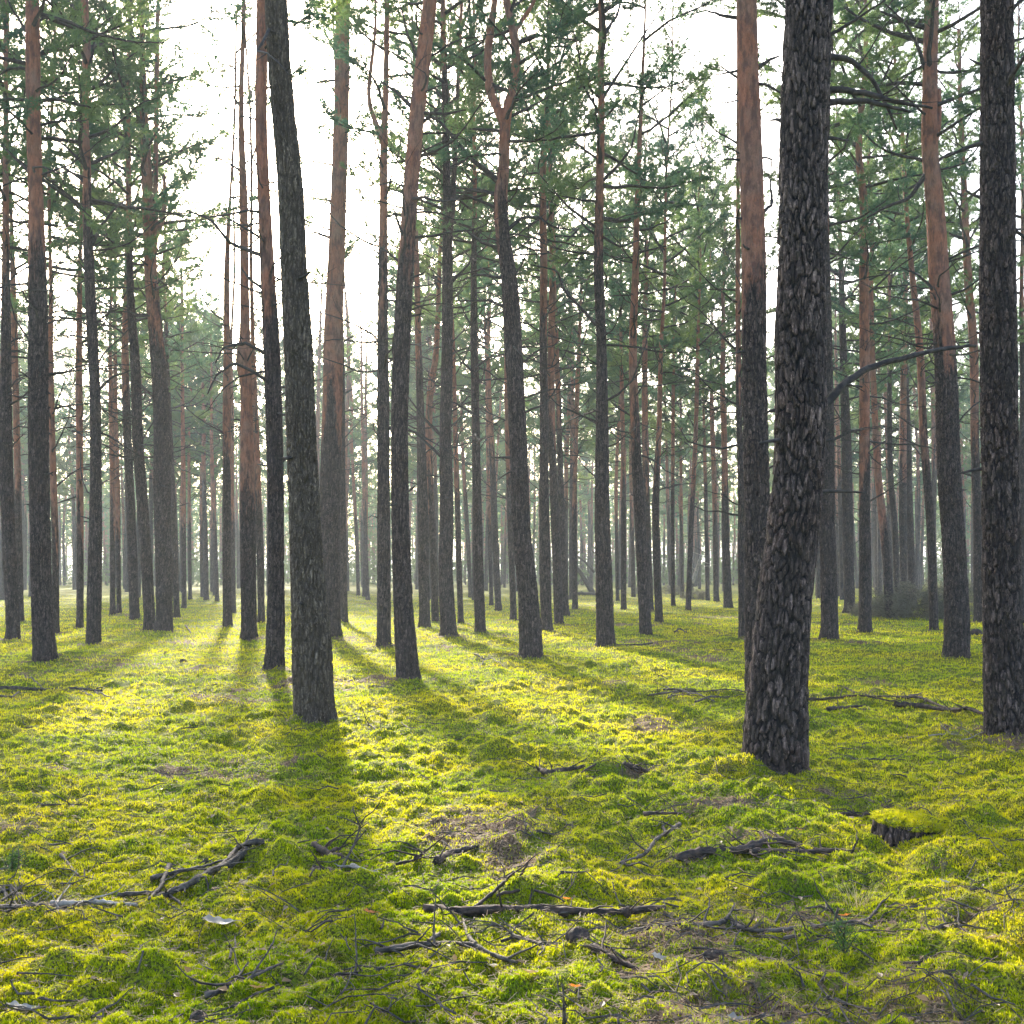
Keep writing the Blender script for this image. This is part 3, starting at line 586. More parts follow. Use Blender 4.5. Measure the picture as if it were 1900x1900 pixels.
# farther, each still its own trunk
T('slim orange pine between the stout left one and the crooked one', [(148, 1165, 15), (149, 1000, 13), (148, 800, 12), (148, 640, 11), (150, 500, 8), (152, 420, 6)], orange_y=980, group=THIN)
T('orange pine tucked between the edge pine and the stout left one', [(38, 1155, 13), (35, 980, 12), (33, 850, 12), (30, 640, 12), (28, 500, 9), (26, 400, 6)], orange_y=900, group=THIN)
T('thin pine showing past the right flank of the stout left one', [(104, 1175, 13), (102, 980, 12), (97, 800, 11), (95, 640, 10), (96, 560, 7)], orange_y=1000, group=THIN)
T('left one of a close set thin orange pair right of the crooked pine', [(209, 1140, 11), (209, 900, 10), (207, 740, 9), (206, 620, 6)], orange_y=960, group=THIN)
T('right one of a close set thin orange pair right of the crooked pine', [(221, 1138, 10), (217, 900, 9), (212, 740, 8), (210, 600, 6)], orange_y=980, group=THIN)
T('slim dark pine first to the right of the burled one', [(328, 1145, 13), (323, 980, 11), (318, 850, 10), (312, 700, 8), (308, 560, 6)], orange_y=600, group=THIN)
T('slim orange pine second to the right of the burled one', [(342, 1128, 10), (340, 980, 9), (338, 842, 8), (334, 640, 6), (332, 520, 5)], orange_y=980, group=THIN)
T('very thin pine third to the right of the burled one', [(353, 1112, 8), (351, 1000, 7), (350, 900, 6), (350, 780, 5)], orange_y=960, group=THIN)
T('dark foot pine left of the straight slim one, third trunk from it', [(383, 1113, 10), (381, 1000, 9), (378, 900, 8), (376, 740, 7)], orange_y=900, group=THIN)
T('thin leaning pine second trunk left of the straight slim one', [(403, 1115, 9), (399, 1000, 8), (395, 900, 7), (393, 780, 6)], orange_y=960, group=THIN)
T('thin pine between the straight slim one and the reddish bulged one', [(434, 1137, 9), (432, 1000, 8), (430, 900, 7), (430, 780, 6)], orange_y=960, group=THIN)
T('thin dark pine, left of two in the gap beside the even grey pine', [(665, 1104, 8), (662, 1000, 7), (656, 900, 6), (652, 800, 5)], orange_y=960, group=THIN)
T('leaning thin pine, right of two in the gap beside the even grey pine', [(682, 1112, 9), (678, 1000, 8), (675, 876, 7), (672, 760, 5)], orange_y=940, group=THIN)
T('thin leaning pine behind the gap right of the nearly black pine', [(873, 1108, 9), (868, 1000, 8), (862, 900, 7), (856, 780, 5)], orange_y=900, group=THIN)
T('thin straight pine just left of the slender leaning one by the forked pine', [(912, 1123, 9), (909, 1000, 8), (907, 900, 8), (904, 780, 6)], orange_y=980, group=THIN)
T('thin pine just right of the bare limbed pine', [(1157, 1131, 11), (1157, 1000, 10), (1157, 909, 10), (1155, 760, 8), (1153, 660, 6)], orange_y=900, group=THIN)
T('very thin pine pressed between the bare limbed pine and its thin neighbour', [(1146, 1115, 8), (1144, 1000, 7), (1143, 900, 7), (1149, 760, 5)], orange_y=980, group=THIN)
T('thin pine showing left of the slim orange stemmed one', [(1175, 1107, 9), (1173, 1000, 8), (1171, 900, 7), (1170, 780, 5)], orange_y=960, group=THIN)
T('thin straight pine alone in the wide bright gap right of centre', [(1249, 1125, 9), (1248, 1000, 8), (1248, 850, 7), (1249, 700, 6), (1250, 600, 4)], orange_y=900, group=THIN)
T('very thin pine on the left of the slightly bent gap pine', [(1266, 1108, 7), (1265, 1000, 7), (1264, 900, 6), (1264, 800, 5)], orange_y=980, group=THIN)
T('slightly bent dark footed pine in the bright gap left of the broken pale snag', [(1277, 1134, 11), (1280, 1040, 10), (1284, 950, 9), (1291, 808, 8), (1295, 674, 7), (1297, 580, 5)], orange_y=900, group=THIN)
T('thin pine first right of the pale snag', [(1313, 1113, 9), (1311, 1000, 8), (1309, 900, 7), (1306, 780, 5)], orange_y=900, group=THIN)
T('slim pine second right of the pale snag', [(1329, 1115, 12), (1327, 1000, 10), (1325, 900, 9), (1320, 760, 8), (1318, 640, 5)], orange_y=960, group=THIN)
T('wider footed pine third right of the pale snag', [(1351, 1128, 19), (1348, 1050, 14), (1346, 977, 13), (1343, 808, 11), (1340, 707, 10), (1341, 600, 7)], orange_y=900, group=THIN)

# ------------------------------------------------------------------ hazy pines at the back: copies of six prototypes
rng = np.random.RandomState(5)
protos = []
for i in range(6):
    H = rng.uniform(17, 20); P = np.array([(0, 0, -.3), (0, 0, 0), (rng.uniform(-.2, .2), 0, H*.35), (rng.uniform(-.3, .3), rng.uniform(-.2, .2), H*.7), (rng.uniform(-.3, .3), 0, H)])
    R = np.array([.17, .165, .13, .09, .02])*rng.uniform(.85, 1.1)
    tm = trunk_mesh(P, R, rng.uniform(4.5, 7.5), .12, 50+i, .15, 12, k=8).data('trunk', BARK)
    protos.append((tm, (CROWN_F+CROWN_FS)[i if i < 4 else 6+i-4], P, H))
far = []; tries = 0
def ok_spot(x, y, md): return all((x-a)**2+(y-b)**2 > md*md for a, b in FT) and all((x-a)**2+(y-b)**2 > md*md for a, b in far)
while len(far) < 195 and tries < 20000:
    tries += 1; y = 58+65*rng.rand()**.8; x = rng.uniform(-1, 1)*(.50*y+3)
    px = 950+x/y*F
    if 1070 < px < 1110 and y < 100: continue
    if ok_spot(x, y, 2.3): far.append((x, y))
side = []
for x, y in [(-6.2, 9.5), (-9.6, 15.5), (-12.5, 21), (-16, 28), (5.9, 7.2), (9.6, 15.8), (13.3, 22.5), (17.5, 30), (-21, 36), (22, 38)]: side.append((x, y))
def far_tree(x, y, label, group):
    tm, cr, P, H = protos[rng.randint(6) ]; s_ = rng.uniform(.88, 1.12)
    e = empty('pine_tree', (x, y, -.03), label, 'pine tree', group); e.scale = (s_, s_, s_*rng.uniform(.92, 1.05)); e.rotation_euler = (rng.normal()*.012, rng.normal()*.012, rng.rand()*6.3)
    link('trunk', tm, e)
    c = link('crown', cr, e); cb = H*rng.uniform(.38, .48); c.location = (np.interp(cb, P[:, 2], P[:, 0]), np.interp(cb, P[:, 2], P[:, 1]), cb); k_ = (H-cb)/9.5; c.scale = (k_, k_, k_)
for x, y in far: far_tree(x, y, 'distant slim pine dissolving into the bright haze behind the nearer trunks', 'hazy pines at the back of the forest')
for x, y in side: far_tree(x, y, 'pine beside the view of which only needle sprays or shadow show', 'pines just beside the view')

# ------------------------------------------------------------------ forest edge: mass of trees and undergrowth
mb = MB(); r2 = np.random.RandomState(77)
for i in range(850):
    y = 120+85*r2.rand(); x = r2.uniform(-1, 1)*(.52*y+8); H = r2.uniform(13, 19); w = r2.uniform(.11, .17)
    P = np.array([(x, y, -.3), (x+r2.normal()*.2, y, H*.5), (x+r2.normal()*.3, y, H)]); V, Fq = tube(P, [w, w*.75, .03], 5); mb.add(V, Fq, 0, plate=.5, orange=sstep(3, 7, V[:, 2]), rnd=0)
    n = 90; t = r2.rand(n)-.25; rad = 2.2*(1-t*.6)*np.sqrt(r2.rand(n)); a = r2.rand(n)*6.3
    C = np.stack([x+rad*np.cos(a), y+rad*np.sin(a), H*(.5+.5*t)], 1); needles(mb, C, np.stack([np.cos(a), np.sin(a), a*0+.3], 1), r2, 9, .45, .13, 1)
tag(mb.build('distant_forest', [BARK, NEEDLE], None, False), 'far rows of pines reading as one pale mass at the forest end', 'forest', kind='stuff')
mb = MB()
for i in range(1000):
    y = 112+60*r2.rand(); x = r2.uniform(-1, 1)*(.52*y+8); H = r2.uniform(2, 7)*(.6+.8*vn(x/9, y/30, 4)); n = 34
    t = r2.rand(n); rad = (.5+H*.35)*np.sqrt(r2.rand(n)); a = r2.rand(n)*6.3
    C = np.stack([x+rad*np.cos(a), y+rad*np.sin(a), H*t**.8], 1); needles(mb, C, np.stack([np.cos(a), np.sin(a), a*0+.6], 1), r2, 8, .34, .11, 0)
tag(mb.build('undergrowth', SHRUB, None, False), 'low bluish green undergrowth in the haze beyond the last pines', 'undergrowth', kind='stuff')

# ------------------------------------------------------------------ forest floor
for x, y, w in TREEPOS:
    if y < 45: LIT.append((x, y-.1, w*.5+.28)); MG.append((x, y+.05, w*.5+.34, .055))
NLIT = len(LIT)
ang_f = np.radians(np.concatenate([np.linspace(-180, -42, 40)[:-1], np.linspace(-42, 42, 760), np.linspace(42, 180, 40)[1:]]))
rr_ = [0.0, .4, .9, 1.4, 1.9, 2.3]
r = 2.6
while r < 40: rr_.append(r); r *= 1.0042
while r < 1600: rr_.append(r); r *= 1.035
rr_ = np.array(rr_)
A, Rg = np.meshgrid(ang_f, rr_); X = Rg*np.sin(A); Y = Rg*np.cos(A)
Z = np.zeros_like(X); vis = (np.abs(A) < math.radians(48)) & (Rg < 140)
Z[vis] = ground_h(X[vis], Y[vis]); Z[~vis] = -.03+.07*(vn(X[~vis]/3.1, Y[~vis]/3.1, 3)-.5)
Z = np.where(Rg > 100, np.minimum(Z, -.03)*1.0, Z)
Lt = np.zeros_like(X); nr = Rg < 60; Lt[nr & vis] = litter_m(X[nr & vis], Y[nr & vis])
n, k = X.shape; i = np.arange(n-1)[:, None]*k; j = np.arange(k-1)[None]
mb = MB(); mb.add(np.stack([X, Y, Z], -1).reshape(-1, 3), np.stack([i+j, i+k+j, i+k+j+1, i+j+1], -1).reshape(-1, 4), 0, litter=Lt.ravel())
ground = mb.build('ground', MOSS_G); tag(ground, kind='structure')

# moss fronds: many small blades standing on the moss
r3 = np.random.RandomState(3)
def blades(N_, rmin, rmax, half, hh, ww, seed):
    g = np.random.RandomState(seed); q = g.rand(N_); pw = -.75
    rad = (rmin**pw+(rmax**pw-rmin**pw)*q)**(1/pw); a = np.radians(g.uniform(-half, half, N_))
    x = rad*np.sin(a); y = rad*np.cos(a); keep = g.rand(N_) > litter_m(x, y)*1.05
    clump = fbm(x/.06, y/.06, 40, 2); keep &= g.rand(N_) < sstep(.3, .55, clump)*.95+.05
    x = x[keep]; y = y[keep]; rad = rad[keep]; clump = clump[keep]; n = len(x); z = ground_h(x, y)-.004
    sc = np.clip(rad/7, .75, 4.5)**.75
    L = hh*sc*g.uniform(.45, 1.2, n)*(.7+.6*clump); w = ww*sc*g.uniform(.6, 1.2, n)
    az = g.rand(n)*6.283; til = np.abs(g.normal(0, .75, n)); dx = np.sin(til)*np.cos(az); dy = np.sin(til)*np.sin(az); dz = np.cos(til)
    ta = g.rand(n)*6.283; sx = np.cos(ta)*w; sy = np.sin(ta)*w
    c = np.stack([x, y, z], 1); s_ = np.stack([sx, sy, sx*0], 1); D = np.stack([dx*L, dy*L, np.maximum(dz, .15)*L], 1)
    V = np.stack([c-s_*.35, c+D*.5+s_*.5, c+D, c+D*.5-s_*.5], 1).reshape(-1, 3)
    mb = MB(); mb.add(V, np.arange(n*4).reshape(-1, 4), 0, rnd=np.repeat(g.rand(n), 4)); return mb
tag(blades(2200000, 3.1, 75, 33, .021, .0060, 60).build('moss', MOSS_B, None, False), 'springy yellow green feather moss carpeting the forest floor', 'moss', kind='stuff')

# litter: brown needles, bark scraps and tiny twigs lying on the moss
def scatter(N_, seed, rmax=26, half=31, pw=-.6, use=True):
    g = np.random.RandomState(seed); q = g.rand(N_); rad = (3.1**pw+(rmax**pw-3.1**pw)*q)**(1/pw); a = np.radians(g.uniform(-half, half, N_))
    x = rad*np.sin(a); y = rad*np.cos(a)
    if use: k_ = g.rand(N_) < .22+.8*litter_m(x, y); x = x[k_]; y = y[k_]
    return x, y, g
x, y, g = scatter(150000, 71); n = len(x); z = ground_h(x, y)+.012+g.rand(n)*.008; rad = np.hypot(x, y); az = g.rand(n)*6.283; L = g.uniform(.02, .06, n)*np.clip(rad/8, .8, 2); w = .0018*np.clip(rad/5, .8, 4)
D = np.stack([np.cos(az)*L, np.sin(az)*L, g.normal(0, .2, n)*L], 1); s_ = np.stack([-np.sin(az)*w, np.cos(az)*w, az*0], 1); c = np.stack([x, y, z], 1)
mb = MB(); mb.add(np.stack([c-s_, c+s_, c+D+s_*.5, c+D-s_*.5], 1).reshape(-1, 3), np.arange(n*4).reshape(-1, 4), 0, rnd=np.repeat(g.rand(n), 4))
x, y, g = scatter(3200, 72, 22)
for xx, yy in zip(x, y):
    L = g.uniform(.06, .35); a = g.rand()*6.283; t = np.linspace(0, 1, 5); px_ = xx+np.cos(a)*L*t+g.normal(size=5)*.012; py_ = yy+np.sin(a)*L*t+g.normal(size=5)*.012
    P = np.stack([px_, py_, ground_h(px_, py_)+.018+g.rand()*.02*t], 1); V, Fq = tube(P, np.linspace(g.uniform(.002, .006), .0015, 5)*max(1, yy/9), 4); mb.add(V, Fq, 1, rnd=0)
x, y, g = scatter(700, 73, 18, use=False); n = len(x); z = ground_h(x, y)+.016
for q in range(n):
    s0 = g.uniform(.008, .024); a = g.rand()*6.283; ca, sa = math.cos(a), math.sin(a); u = np.array([ca, sa, g.normal()*.3])*s0; v = np.array([-sa, ca, g.normal()*.3])*s0*.6; up = np.array([0, 0, s0*.35])
    c = np.array([x[q], y[q], z[q]]); mb.add([c-u, c-v*.9-u*.2+up, c+v*.9-u*.2+up*.7, c+u], [[0, 1, 3], [0, 3, 2]], 2, rnd=g.rand())
LITB = leafy('brown_litter', ((.10, .06, .04), (.20, .13, .08), (.34, .24, .15)), .15, ((.2, .12, .05), (.25, .15, .06)), 8, .7, .2)
tag(mb.build('forest_litter', [LITB, STICK, LEAF], None, False), 'brown needles, twiglets and curled leaf scraps strewn on the moss', 'litter', kind='stuff')

# ------------------------------------------------------------------ fallen wood, stump, plants
def on_ground(px, py, lift=0.0):
    x, y = gp(px, py, 0); z = float(ground_h(x, y))+lift
    return np.array([x, y, z])
def path3(pts, base_lift=.01):
    P = []
    for p in pts:
        l = p[2] if len(p) > 2 else 0
        if l > 0:   # a raised point: its foot row is p[3]
            x, y = gp(p[0], p[3]); P.append(np.array([(p[0]-950)/F*y, y, EYE+(HOR-p[1])/F*y]))
        else: P.append(on_ground(p[0], p[1], base_lift))
    return np.array(P)
def branch(label, specs, mat=STICK, cat='fallen branch', name='fallen_branch', group='fallen wood on the moss', twigs=4):
    """specs = [(radius m, [(px, py), ...]), ...]; the first is the stem, the others are its limbs"""
    c = path3([specs[0][1][len(specs[0][1])//2]])[0]
    e = empty(name, tuple(c), label, cat, group); seed = int(abs(c[0])*1000+c[1]*100); g = np.random.RandomState(seed)
    for q, (rad, pts) in enumerate(specs):
        rad = rad*(.68 if rad > .02 else 1); P = path3(pts, rad*.2+.008)-c
        Q, r_ = resample(P, np.linspace(rad, rad*(.55 if q == 0 and rad > .02 else .4), len(P)), max(.02, rad)); 
        zg = ground_h(Q[:, 0]+c[0], Q[:, 1]+c[1])+rad*.5+.0018*c[1]-c[2]
        wn_ = max(3, int(.35/max(.02, rad)))|1
        if len(Q) > 4: pz = np.concatenate([np.full(wn_, zg[0]), zg, np.full(wn_, zg[-1])]); zg = np.convolve(pz, np.ones(wn_)/wn_, 'same')[wn_:-wn_]+rad*(.5 if rad < .015 or c[1] > 9 else -.05)
        if not any(len(p_) > 2 for p_ in pts): Q[:, 2] = zg
        Q[:, 2] = np.maximum(Q[:, 2], zg); Q = Q+g.normal(size=Q.shape)*rad*.10
        kk = 14 if rad > .015 else 6; V, Fq = capped(Q, r_*(1+.12*g.normal(size=len(r_))), kk); Ax = np.repeat(np.vstack([Q[:1], Q, Q[-1:]]), kk, 0); fl = np.tile(g.normal(size=kk), len(Q)+2)+.8*g.normal(size=len(V)); V = V+(V-Ax)*(fl*.13)[:, None]
        mb = MB(); mb.add(V, Fq, 0, rnd=.5, plate=.6, orange=0.)
        if q == 0: sticks = mb
        for t in range(twigs if q == 0 else 1):
            i0 = g.randint(1, len(Q)-1); L = g.uniform(.06, .28); Qs = limb(g, Q[i0], g.rand()*6.3, g.uniform(0, .8), L, 5, -.2, .2)
            Qs[:, 2] = np.maximum(Qs[:, 2], ground_h(Qs[:, 0]+c[0], Qs[:, 1]+c[1])+.008-c[2]); mb.add(*tube(Qs, np.linspace(min(.006, rad*.5), .0018, 5), 4), 0)
        mb.build('stem' if q == 0 else 'side_branch', mat, e)
    return e
branch('long dead branch with frayed tip lying by the left edge behind the mossy hummock', [(.032, [(-40, 1288), (30, 1284), (80, 1282), (130, 1283), (190, 1286)]), (.022, [(48, 1262), (62, 1272), (85, 1284)]), (.018, [(-20, 1296), (20, 1297), (35, 1288)]), (.012, [(175, 1285), (195, 1296), (205, 1302)]), (.01, [(180, 1284), (196, 1279), (200, 1275)]), (.01, [(150, 1284), (165, 1292), (172, 1302)])])
branch('tangle of thin grey twigs at the left edge beside a pale broken stick', [(.012, [(-20, 1690), (20, 1697), (50, 1702), (75, 1709)]), (.007, [(15, 1655), (25, 1675), (32, 1692)]), (.007, [(20, 1660), (40, 1675), (60, 1692)]), (.007, [(-10, 1670), (20, 1662), (85, 1658)]), (.006, [(0, 1685), (30, 1668), (45, 1655)]), (.006, [(5, 1655), (12, 1680), (8, 1700)]), (.006, [(40, 1665), (55, 1680), (75, 1688)]), (.006, [(-5, 1660), (15, 1672), (45, 1700)])], twigs=9)
branch('pale broken stick end lying just right of the twig tangle', [(.022, [(98, 1683), (130, 1684), (180, 1683), (222, 1690), (258, 1693)]), (.006, [(103, 1690), (108, 1668), (132, 1642)]), (.006, [(106, 1672), (108, 1690), (107, 1708)])], PALE)
branch('dark branch bundle sloping down left from the raised moss mound', [(.030, [(472, 1592), (440, 1612), (405, 1632), (370, 1650), (330, 1662), (285, 1676)]), (.016, [(490, 1561, .1, 1600), (465, 1562, .1, 1602), (440, 1590), (410, 1622), (380, 1645)]), (.014, [(282, 1643), (325, 1637), (375, 1630), (430, 1610)]), (.012, [(222, 1668), (290, 1661), (315, 1668), (338, 1682)]), (.014, [(312, 1622), (300, 1655), (275, 1692)]), (.012, [(430, 1600), (400, 1640), (385, 1650)]), (.008, [(290, 1672), (250, 1680), (210, 1684)])], twigs=8)
branch('short dark stick poking out right of the raised moss mound', [(.030, [(583, 1578), (600, 1588), (618, 1597), (636, 1607)]), (.012, [(615, 1597), (625, 1590), (632, 1592)])], REDROT)
branch('small dark stick just below the stick poking from the mound', [(.018, [(585, 1624), (610, 1632), (642, 1646)])], REDROT)
branch('pale weathered splinter right below the mound sticks', [(.014, [(655, 1618), (680, 1630), (706, 1642)])], PALE)
branch('crooked grey twig rising beside the mound, bent to the upper right', [(.008, [(625, 1630), (640, 1600, .1, 1625), (658, 1565, .1, 1620), (668, 1535, .1, 1618), (655, 1500, .1, 1616)]), (.005, [(658, 1565, .1, 1620), (675, 1545, .1, 1622), (680, 1538, .1, 1622)])], twigs=5)
branch('tiny dark stick lying upper left of the branch bundle', [(.009, [(112, 1600), (130, 1616), (147, 1632)]), (.006, [(92, 1576), (125, 1578), (158, 1600)])])
branch('thin straight twig on the brightest moss at left', [(.007, [(80, 1500), (120, 1498), (165, 1501)])])
branch('curved dark twig across the lower left moss hollows', [(.012, [(380, 1853), (420, 1844), (460, 1832), (522, 1808)]), (.006, [(435, 1840), (450, 1820), (452, 1812)])])
branch('dark hollow stub pointing up left, ahead of the thick plated trunk', [(.032, [(1000, 1432), (1018, 1441), (1050, 1436), (1085, 1431)]), (.010, [(1000, 1432), (996, 1424, .05, 1438), (994, 1418, .05, 1438)]), (.009, [(1062, 1444), (1110, 1436), (1150, 1424), (1185, 1420)])], REDROT, twigs=6)
branch('half buried mossy log end between hollow stub and thick trunk', [(.030, [(1158, 1436), (1185, 1434), (1212, 1438)]), (.008, [(1150, 1450), (1185, 1445), (1215, 1420)])], REDROT, twigs=6)
branch('dark bar like stick left below the thickest trunk foot', [(.022, [(1194, 1523), (1225, 1522), (1268, 1524)])], REDROT)
branch('curved brown branch sweeping left under the dark bar like stick', [(.014, [(1262, 1535), (1225, 1555), (1200, 1585), (1150, 1604)]), (.010, [(1236, 1545), (1228, 1536), (1240, 1530)])], twigs=6)
branch('long partly buried log with a dark knot, centre foreground', [(.034, [(790, 1690), (840, 1696), (900, 1694), (1000, 1696), (1100, 1702), (1165, 1700), (1235, 1697)]), (.011, [(880, 1692), (920, 1675), (950, 1660), (963, 1630, .08, 1665), (980, 1598, .12, 1668)]), (.009, [(925, 1681), (980, 1676), (1040, 1687), (1050, 1692)]), (.020, [(1158, 1702), (1164, 1690, .06, 1704), (1165, 1684, .06, 1704)]), (.006, [(963, 1640, .08, 1662), (945, 1640, .1, 1662), (928, 1635, .1, 1660)])], REDROT, twigs=9)
branch('gently curved bare branch across the foreground below the knotted log', [(.013, [(700, 1766), (770, 1760), (830, 1759), (880, 1759), (930, 1778), (966, 1787)]), (.009, [(797, 1758), (825, 1738), (850, 1720), (868, 1702)]), (.010, [(882, 1758), (868, 1740), (862, 1718), (860, 1704)]), (.006, [(850, 1760), (880, 1775), (885, 1782)])], twigs=8)
branch('zigzag twig right of the gently curved bare branch', [(.009, [(950, 1735), (985, 1748), (1005, 1757), (1050, 1755)]), (.007, [(1003, 1757), (1010, 1770), (1000, 1780)]), (.006, [(930, 1742), (955, 1735), (975, 1727)])], twigs=5)
branch('stubby dark stick right below the black clod', [(.017, [(1098, 1768), (1140, 1784), (1182, 1797)])], REDROT)
branch('thin arching twig in the lower foreground left of centre', [(.008, [(620, 1825), (660, 1820), (700, 1813), (732, 1795)]), (.005, [(700, 1813), (740, 1802), (790, 1790)])], twigs=5)
branch('short dark upright peg of wood left of the mossy stub', [(.014, [(767, 1606), (778, 1590, .06, 1606), (790, 1576, .06, 1606)]), (.008, [(735, 1612), (775, 1604), (808, 1600)])], REDROT)
branch('mossy stub with blunt dark end facing the mound', [(.028, [(812, 1610), (835, 1592), (862, 1586), (890, 1580)])], REDROT)
branch('big rotten log lying before the stump, reddish brown and split', [(.038, [(1262, 1600), (1310, 1596), (1360, 1594), (1400, 1582), (1440, 1574), (1500, 1580), (1568, 1588)]), (.020, [(1390, 1590), (1470, 1592), (1550, 1590)]), (.009, [(1410, 1560), (1430, 1590), (1480, 1606)]), (.009, [(1430, 1552), (1480, 1575), (1540, 1597)]), (.008, [(1392, 1592), (1400, 1598), (1432, 1592)]), (.008, [(1580, 1595), (1588, 1565, .08, 1592), (1592, 1555, .08, 1592)])], REDROT, twigs=10)
branch('long thin forked branch snaking over the right foreground moss', [(.013, [(1180, 1727), (1260, 1723), (1330, 1726), (1352, 1716), (1370, 1730), (1395, 1737), (1450, 1736), (1540, 1728), (1590, 1728), (1620, 1747)]), (.010, [(1348, 1720), (1358, 1705), (1364, 1690)]), (.009, [(1547, 1727), (1550, 1705, .06, 1727), (1556, 1684, .08, 1727)]), (.010, [(1594, 1728), (1612, 1708), (1640, 1680)]), (.009, [(1455, 1747), (1480, 1743), (1535, 1742)]), (.006, [(1420, 1735), (1440, 1715), (1455, 1690)])], twigs=10)
branch('heap of bare twiggy branches left behind the thickest trunk', [(.022, [(1205, 1296), (1250, 1289), (1320, 1294), (1390, 1298)]), (.013, [(1225, 1283), (1262, 1285), (1300, 1303), (1330, 1308)]), (.013, [(1215, 1300), (1260, 1290), (1290, 1286)]), (.012, [(1240, 1305), (1265, 1294), (1300, 1291)]), (.012, [(1290, 1310), (1330, 1300), (1380, 1303)]), (.010, [(1235, 1275), (1248, 1282), (1270, 1292)])], STICK, twigs=14)
branch('long dark fallen branch running to the foot of the right edge pine', [(.040, [(1660, 1314), (1710, 1317), (1760, 1325), (1828, 1342)]), (.030, [(1665, 1304), (1700, 1306), (1740, 1315), (1800, 1333)]), (.018, [(1500, 1305), (1550, 1303), (1600, 1308), (1665, 1311)]), (.012, [(1545, 1280), (1590, 1292), (1650, 1303)]), (.014, [(1680, 1306), (1700, 1296), (1712, 1292)]), (.012, [(1580, 1298), (1620, 1296), (1680, 1300)]), (.010, [(1662, 1320), (1662, 1305, .1, 1322), (1663, 1300, .1, 1322)])], REDROT, twigs=12)
branch('short dark log half sunk in moss right of the thickest trunk', [(.030, [(1535, 1324), (1560, 1321), (1600, 1319)])], REDROT)
branch('dark stick in the brown needle patch above the stump', [(.020, [(1556, 1509), (1580, 1507), (1598, 1509)]), (.009, [(1600, 1512), (1625, 1514), (1650, 1508)])], REDROT)
branch('thin pale stick on the moss left of the right edge pine foot', [(.009, [(1720, 1370), (1750, 1372), (1782, 1376)]), (.007, [(1785, 1385), (1805, 1380), (1830, 1372)])], PALE)
branch('slim twig on the yellow moss between the two big right pines', [(.008, [(1580, 1412), (1630, 1413), (1680, 1409)])])
branch('grey forked twig right of the long snaking branch', [(.009, [(1733, 1752), (1755, 1740), (1790, 1733), (1830, 1737)]), (.006, [(1725, 1743), (1733, 1752), (1715, 1757)])], twigs=5)
branch('thin bent twig standing at the right edge', [(.006, [(1900, 1705), (1885, 1680, .1, 1712), (1868, 1655, .1, 1712), (1866, 1645, .1, 1712)])], twigs=3)
branch('dead plant stem standing thin and dark in the bottom foreground', [(.006, [(1047, 1908), (1046, 1870, .1, 1908), (1045, 1840, .1, 1908), (1043, 1826, .1, 1908)])], twigs=2)
branch('small branch on bare needles between the centre pines', [(.014, [(880, 1222), (905, 1228), (935, 1240)]), (.008, [(890, 1240), (900, 1228), (912, 1222)])], twigs=5)
branch('fine twig scatter left of the mossy centre tussock', [(.010, [(683, 1348), (700, 1355), (720, 1362)]), (.008, [(745, 1346), (758, 1352), (772, 1362)])], twigs=5)
branch('dark sticks beside the pine with the dark sweeping feet at left', [(.018, [(345, 1163), (350, 1172), (354, 1180)])], REDROT, twigs=1)
branch('straight fallen stick on the floor far behind the red patched pines', [(.02, [(1210, 1200), (1180, 1203), (1140, 1201)])], twigs=3)
branch('short dark root like stub near the slim orange stemmed pine', [(.03, [(1252, 1177), (1262, 1172), (1275, 1178)])], REDROT, twigs=3)

# fallen trunk leaning in the haze, pale snag
def free_log(name, label, cat, a, b, py, r0, r1, mat):
    d = dep(py); A_, B_ = W(a[0], a[1], d), W(b[0], b[1], d); e = empty(name, tuple(A_), label, cat, 'fallen wood on the moss')
    P, r_ = resample(np.array([A_, (A_+B_)/2+[.03, 0, .05], B_])-A_, np.array([r0, (r0+r1)/2, r1]), .15); mb = MB(); mb.add(*capped(P, r_, 8), 0, plate=.6, orange=0.)
    g = np.random.RandomState(int(a[0])); mb.build('stem', mat, e)
    for t in range(5):
        Q = limb(g, P[g.randint(len(P)//3, len(P))], g.rand()*6, g.uniform(-.2, .8), g.uniform(.3, 1), 5, .1, .2); m2 = MB(); m2.add(*tube(Q, np.linspace(.02, .006, 5), 4), 0); m2.build('side_branch', mat, e)
free_log('leaning_dead_trunk', 'thin dead trunk leaning diagonally in the haze right of the centre', 'dead trunk', (1100, 1100), (1050, 1025), 1100, .20, .07, STICK)
free_log('leaning_dead_trunk', 'second thinner leaning dead stem above the diagonal trunk', 'dead trunk', (1103, 1062), (1070, 1030), 1100, .09, .05, STICK)
free_log('pale_snag', 'short pale barkless snag in the bright gap', 'snag', (1284, 1082), (1301, 1030), 1118, .10, .05, PALE)
free_log('fallen_log', 'dark fallen log lying flat at the hazy back', 'fallen trunk', (1060, 1103), (1140, 1105), 1104, .16, .1, STICK)

